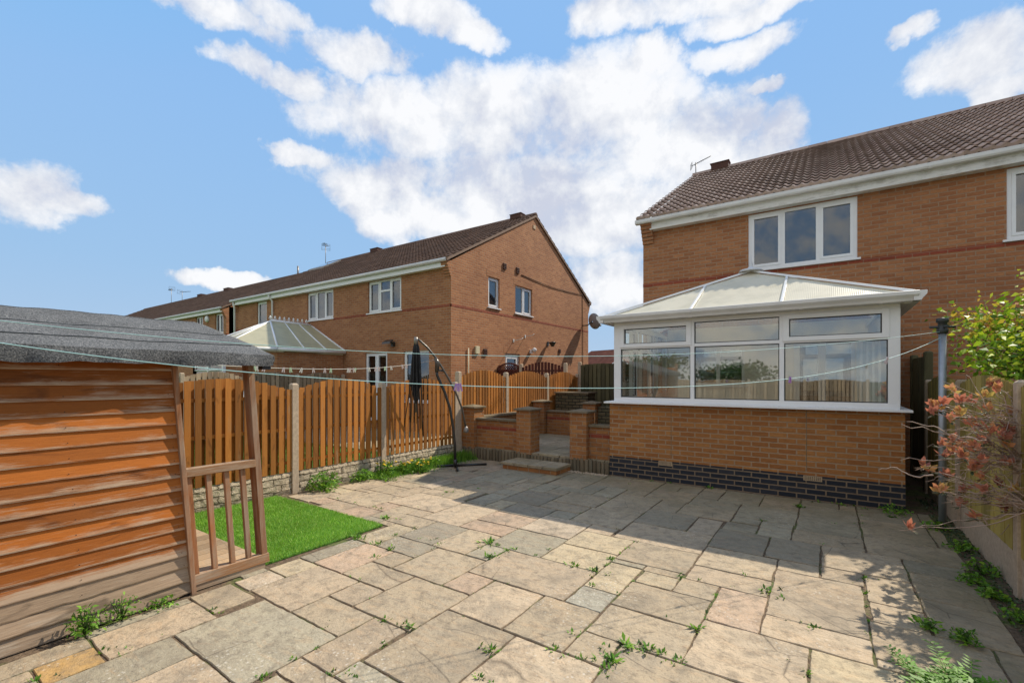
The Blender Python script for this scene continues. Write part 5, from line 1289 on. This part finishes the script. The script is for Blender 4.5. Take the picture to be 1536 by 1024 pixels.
l1, co1 = line('washing_line', 'pale blue washing line sagging low across the garden, the lower of the two', [(0, 2.14), (.01, 2.088), (.12, 1.868), (.30, 1.66), (.45, 1.60), (.54, 1.587), (.63, 1.597), (.70, 1.614), (.77, 1.643), (.84, 1.672), (.91, 1.741), (1, 1.847), (1.13, 2.06)], .0028, 'rope_blue')
l2, co2 = line('washing_line', 'upper blue washing line, crossing the felt roof of the shed', [(0, 2.19), (.09, 2.10), (.3, 1.95), (.5, 1.86), (.69, 1.816), (.79, 1.827), (.85, 1.857), (.91, 1.897), (.97, 1.934), (1, 1.947), (1.13, 2.08)], .0022, 'rope_blue')
e = seg(1.13); t = thing('line_post', 'timber post holding the far ends of the washing lines, out of the picture', 'post', (*e, 0))
b = MB(); b.box(e[0] - .10, e[0] - .02, e[1] - .09, e[1] - .01, -.05, 2.15); b.build('post', 'shed_post', t); b = MB(); b.tube([(e[0] - .06, e[1] - .05, 2.07), (*e, 2.07)], .01, 6); b.build('hook', 'galv', t)
def peg(s, co, m, label, ang=.3, sc=1., group=None, pos=None):
    x, y, z = (*seg(s), float(np.polyval(co, s))) if pos is None else pos
    b = MB(); d = Vector((.57, .82, 0)) if pos is None else Vector((.1, 1, 0)); d.normalize(); h = Vector((0, 0, 1)); nrm = Vector((d.y, -d.x, 0))
    rot = lambda a, c, k: tuple(Vector((x, y, z)) + (d * (a * cos(ang) + c * sin(ang)) + h * (c * cos(ang) - a * sin(ang)) + nrm * k) * sc)
    for sg in (1, -1):
        pr = [(sg * .002, .018), (sg * .012, .022), (sg * .014, -.005), (sg * .020, -.050), (sg * .010, -.052), (sg * .003, -.015)]
        if sg < 0: pr = pr[::-1]
        k = len(b.v); b.v += [rot(a, c, -.005) for a, c in pr] + [rot(a, c, .005) for a, c in pr]
        b.face(tuple(k + i for i in range(6))); b.face(tuple(k + 6 + i for i in reversed(range(6))))
        for i in range(6): b.face((k + i, k + (i + 1) % 6, k + 6 + (i + 1) % 6, k + 6 + i))
    b.box(-.011, .011, -.0, .005, -.006, .006, T=lambda a, c, k: rot(a, c, k)); return tag(b.build('clothes_peg', m), label, 'clothes peg', group)
peg(.703, co1, 'peg_purple', 'purple clothes peg before the parasol boom, left of the pair', .15, .72)
peg(.700, co1, 'peg_purple', 'purple clothes peg before the parasol boom, right of the pair', -.12, .78)
peg(.300, co1, 'peg_purple', 'dark purple clothes peg on the line before the conservatory middle mullion', .1, .8)
peg(.122, co1, 'peg_pale', 'pale pink clothes peg on the line before the right conservatory post', .5, 1.)
# neighbour's line with a row of pegs
NX = -9.5
zz = [(1.5, 2.02), (3.59, 1.905), (5.7, 1.93), (6.9, 1.872), (8.55, 2.0), (9.83, 2.2), (10.08, 2.26)]
ys = np.linspace(1.5, 10.08, 60); cof = np.polyfit([p[0] for p in zz], [p[1] for p in zz], 3)
b = MB(); b.tube([(NX + .05 * sin(y), y, float(np.polyval(cof, y))) for y in ys], .006, 4); tag(b.build('washing_line', 'rope_white'), 'cream washing line with small pegs in the next garden, ending at the brick house', 'washing line')
for k, y in enumerate([3.7, 4.75, 4.8, 4.95, 5.35, 5.5, 5.75, 6.02, 6.3, 6.45, 6.9, 6.95, 7.05, 7.1, 7.5, 7.7, 7.8, 8.0, 8.2, 8.6, 8.75, 9.05]):
    peg(0, None, ['peg_pale', 'peg_green', 'rope_white', 'peg_pale'][k % 4], 'tiny pastel clothes peg in the row on the next garden\'s cream line', random.uniform(-.4, .4), 1.5, 'pegs on the next garden line', pos=(NX + .05 * sin(y), y, float(np.polyval(cof, y)) - .01))
b = MB(); b.tube([(-11.0, 4.9, .0), (-10.7, 5.25, 1.95)], .016, 6); tag(b.build('line_prop', 'white_metal'), 'thin white pole leaning beyond the orange fence near the shed porch', 'pole')

# ------------------------------------------------------------------ sky, sun, camera
W = bpy.data.worlds.new('World'); S.world = W; W.use_nodes = True
n = NT.__new__(NT); n.t = W.node_tree; n.t.nodes.clear()
SD = Vector((.38, .95, 1.02)).normalized(); EL = math.asin(SD.z); AZ = atan2(SD.x, SD.y)
sky = n.n('ShaderNodeTexSky', sky_type='NISHITA'); sky.sun_disc = False; sky.sun_elevation = EL; sky.sun_rotation = AZ; sky.altitude = 50; sky.air_density = 1.0; sky.dust_density = .6; sky.ozone_density = 2.2
tc = n.n('ShaderNodeTexCoord'); nv = n.n('ShaderNodeVectorMath', operation='NORMALIZE'); n.l(tc.outputs['Generated'], nv.inputs[0]); D = nv.outputs[0]
sp = n.n('ShaderNodeSeparateXYZ'); n.l(D, sp.inputs[0]); zc = n.math('MAXIMUM', sp.outputs[2], .0)
az = n.math('ARCTAN2', sp.outputs[0], sp.outputs[1]); el = n.math('ARCSINE', sp.outputs[2])
LOBES = "-0.892,0.510,0.158,0.048 -0.697,0.499,0.266,0.083 -0.410,0.521,0.207,0.084 -0.262,0.439,0.205,0.090 -0.553,0.383,0.268,0.093 -0.150,0.453,0.071,0.042 -0.892,0.386,0.145,0.057 -0.410,0.327,0.247,0.077 -0.768,0.334,0.140,0.045 -1.195,0.594,0.149,0.023 -1.077,0.612,0.057,0.019 -0.782,0.661,0.105,0.025 -0.697,0.646,0.060,0.024 -1.106,0.537,0.053,0.026 -0.918,0.591,0.124,0.030 -1.043,0.540,0.059,0.023 -1.397,0.265,0.053,0.045 -1.361,0.264,0.042,0.029 -1.037,0.412,0.053,0.022 -0.249,0.654,0.215,0.024 -0.116,0.626,0.136,0.021 -0.410,0.667,0.084,0.019 -0.307,0.591,0.060,0.031 -0.127,0.570,0.086,0.027 0.209,0.463,0.066,0.047 0.143,0.522,0.032,0.014 0.233,0.408,0.033,0.029 -1.149,0.166,0.063,0.017 -0.382,0.206,0.124,0.068 -0.093,0.502,0.039,0.012 -0.082,0.424,0.066,0.052"
wz = n.n('ShaderNodeTexNoise', _Scale=5., _Detail=6, _Roughness=.6); n.l(D, wz.inputs['Vector']); ws = n.n('ShaderNodeSeparateColor'); n.l(wz.outputs['Color'], ws.inputs[0])
az = n.math('ADD', az, n.math('MULTIPLY', n.math('SUBTRACT', ws.outputs[0], .5), .20)); el = n.math('ADD', el, n.math('MULTIPLY', n.math('SUBTRACT', ws.outputs[1], .5), .13))
m = None
for q in LOBES.split():
    a, e, ra, rb = map(float, q.split(','))
    dx = n.math('MULTIPLY', n.math('SUBTRACT', az, a), 1 / ra); dy = n.math('MULTIPLY', n.math('SUBTRACT', el, e), 1 / rb)
    d = n.math('SUBTRACT', 1.25, n.math('ADD', n.math('MULTIPLY', dx, dx), n.math('MULTIPLY', dy, dy)))
    m = d if m is None else n.math('MAXIMUM', m, d)
m = n.math('MAXIMUM', m, -1.6)
# planar projection for the cloud texture so that it flattens towards the horizon
pz = n.math('ADD', zc, .22); cv = n.n('ShaderNodeCombineXYZ'); n.l(n.math('DIVIDE', sp.outputs[0], pz), cv.inputs[0]); n.l(n.math('DIVIDE', sp.outputs[1], pz), cv.inputs[1]); n.l(n.math('MULTIPLY', sp.outputs[2], 2.0), cv.inputs[2])
n1 = n.noise(D, 8.5, 12, .63, .12); off = n.n('ShaderNodeVectorMath', operation='ADD'); n.l(D, off.inputs[0]); off.inputs[1].default_value = (.014, .012, .030); n1b = n.noise(off.outputs[0], 8.5, 6, .6, .12); n2 = n.noise(cv.outputs[0], 1.6, 7, .6)
behind = n.ramp(sp.outputs[1], [(0, 1.), (.12, 0.)])   # unseen bright warm cloud bank added behind the camera to fill the shaded walls
mm = n.math('ADD', n.math('MULTIPLY_ADD', m, .46, .10), n.math('MULTIPLY', behind, .85))
dens = n.math('ADD', mm, n.math('MULTIPLY', n.math('SUBTRACT', n1, .5), 1.9)); dens = n.math('ADD', dens, n.math('MULTIPLY', n.math('SUBTRACT', n2, .5), .3))
cov = n.ramp(dens, [(.0, 0.), (.10, .18), (.22, .58), (.38, .88), (.6, 1.)])
shade = n.noise(D, 4.2, 6, .55, .2); s2 = n.math('ADD', n.math('MULTIPLY', shade, .75), n.math('ADD', n.math('MULTIPLY', dens, .10), n.math('MULTIPLY', n.math('SUBTRACT', n1, n1b), .62)))
ccol = n.ramp(s2, [(.28, (3.1, 3.25, 3.8)), (.40, (4.0, 4.1, 4.35)), (.52, (4.9, 4.9, 4.95))])
# thin haze of high cloud lifting the blue towards the horizon
skc = n.mix(1, n.mix(1, sky.outputs[0], (1.35, 1.6, 1.75), 'MULTIPLY'), (1.6, 2.7, 4.2), 'DARKEN')
hz = n.ramp(sp.outputs[2], [(0, .8), (.25, .6), (.6, .5)])
skc = n.mix(hz, skc, n.ramp(sp.outputs[2], [(0, (2.5, 3.1, 3.8)), (.2, (1.75, 2.75, 4.0)), (.55, (1.1, 2.3, 4.4))]))
ccol = n.mix(behind, ccol, (5.9, 5.4, 4.6))
fin = n.mix(n.math('MULTIPLY', cov, .95), skc, ccol)
bg = n.n('ShaderNodeBackground'); bg.inputs[1].default_value = .15; n.l(fin, bg.inputs[0]); wo = n.n('ShaderNodeOutputWorld'); n.l(bg.outputs[0], wo.inputs[0])
W.cycles.sampling_method = 'MANUAL'; W.cycles.sample_map_resolution = 512

ld = bpy.data.lights.new('sun', 'SUN'); ld.energy = 4.3; ld.angle = radians(.5); ld.color = (1.0, .91, .76)
lo = bpy.data.objects.new('sun', ld); COL.objects.link(lo); lo.rotation_euler = SD.to_track_quat('Z', 'Y').to_euler(); lo.location = (0, 0, 30)
cd = bpy.data.cameras.new('camera'); cam = bpy.data.objects.new('camera', cd); COL.objects.link(cam); S.camera = cam
cam.location = (0, 0, 1.66); cam.rotation_euler = (radians(90), 0, radians(34.31)); cd.sensor_width = 36; cd.lens = 690 / 1536 * 36; cd.shift_y = 56 / 1536; cd.clip_end = 2000; cd.clip_start = .05
S.view_settings.view_transform = 'Standard'; S.view_settings.look = 'None'; S.view_settings.gamma = 1; S.view_settings.exposure = .44
S.render.engine = 'CYCLES'; S.cycles.use_denoising = True; S.cycles.max_bounces = 7; S.cycles.transparent_max_bounces = 16; S.cycles.caustics_reflective = False; S.cycles.caustics_refractive = False; S.cycles.sample_clamp_indirect = 6
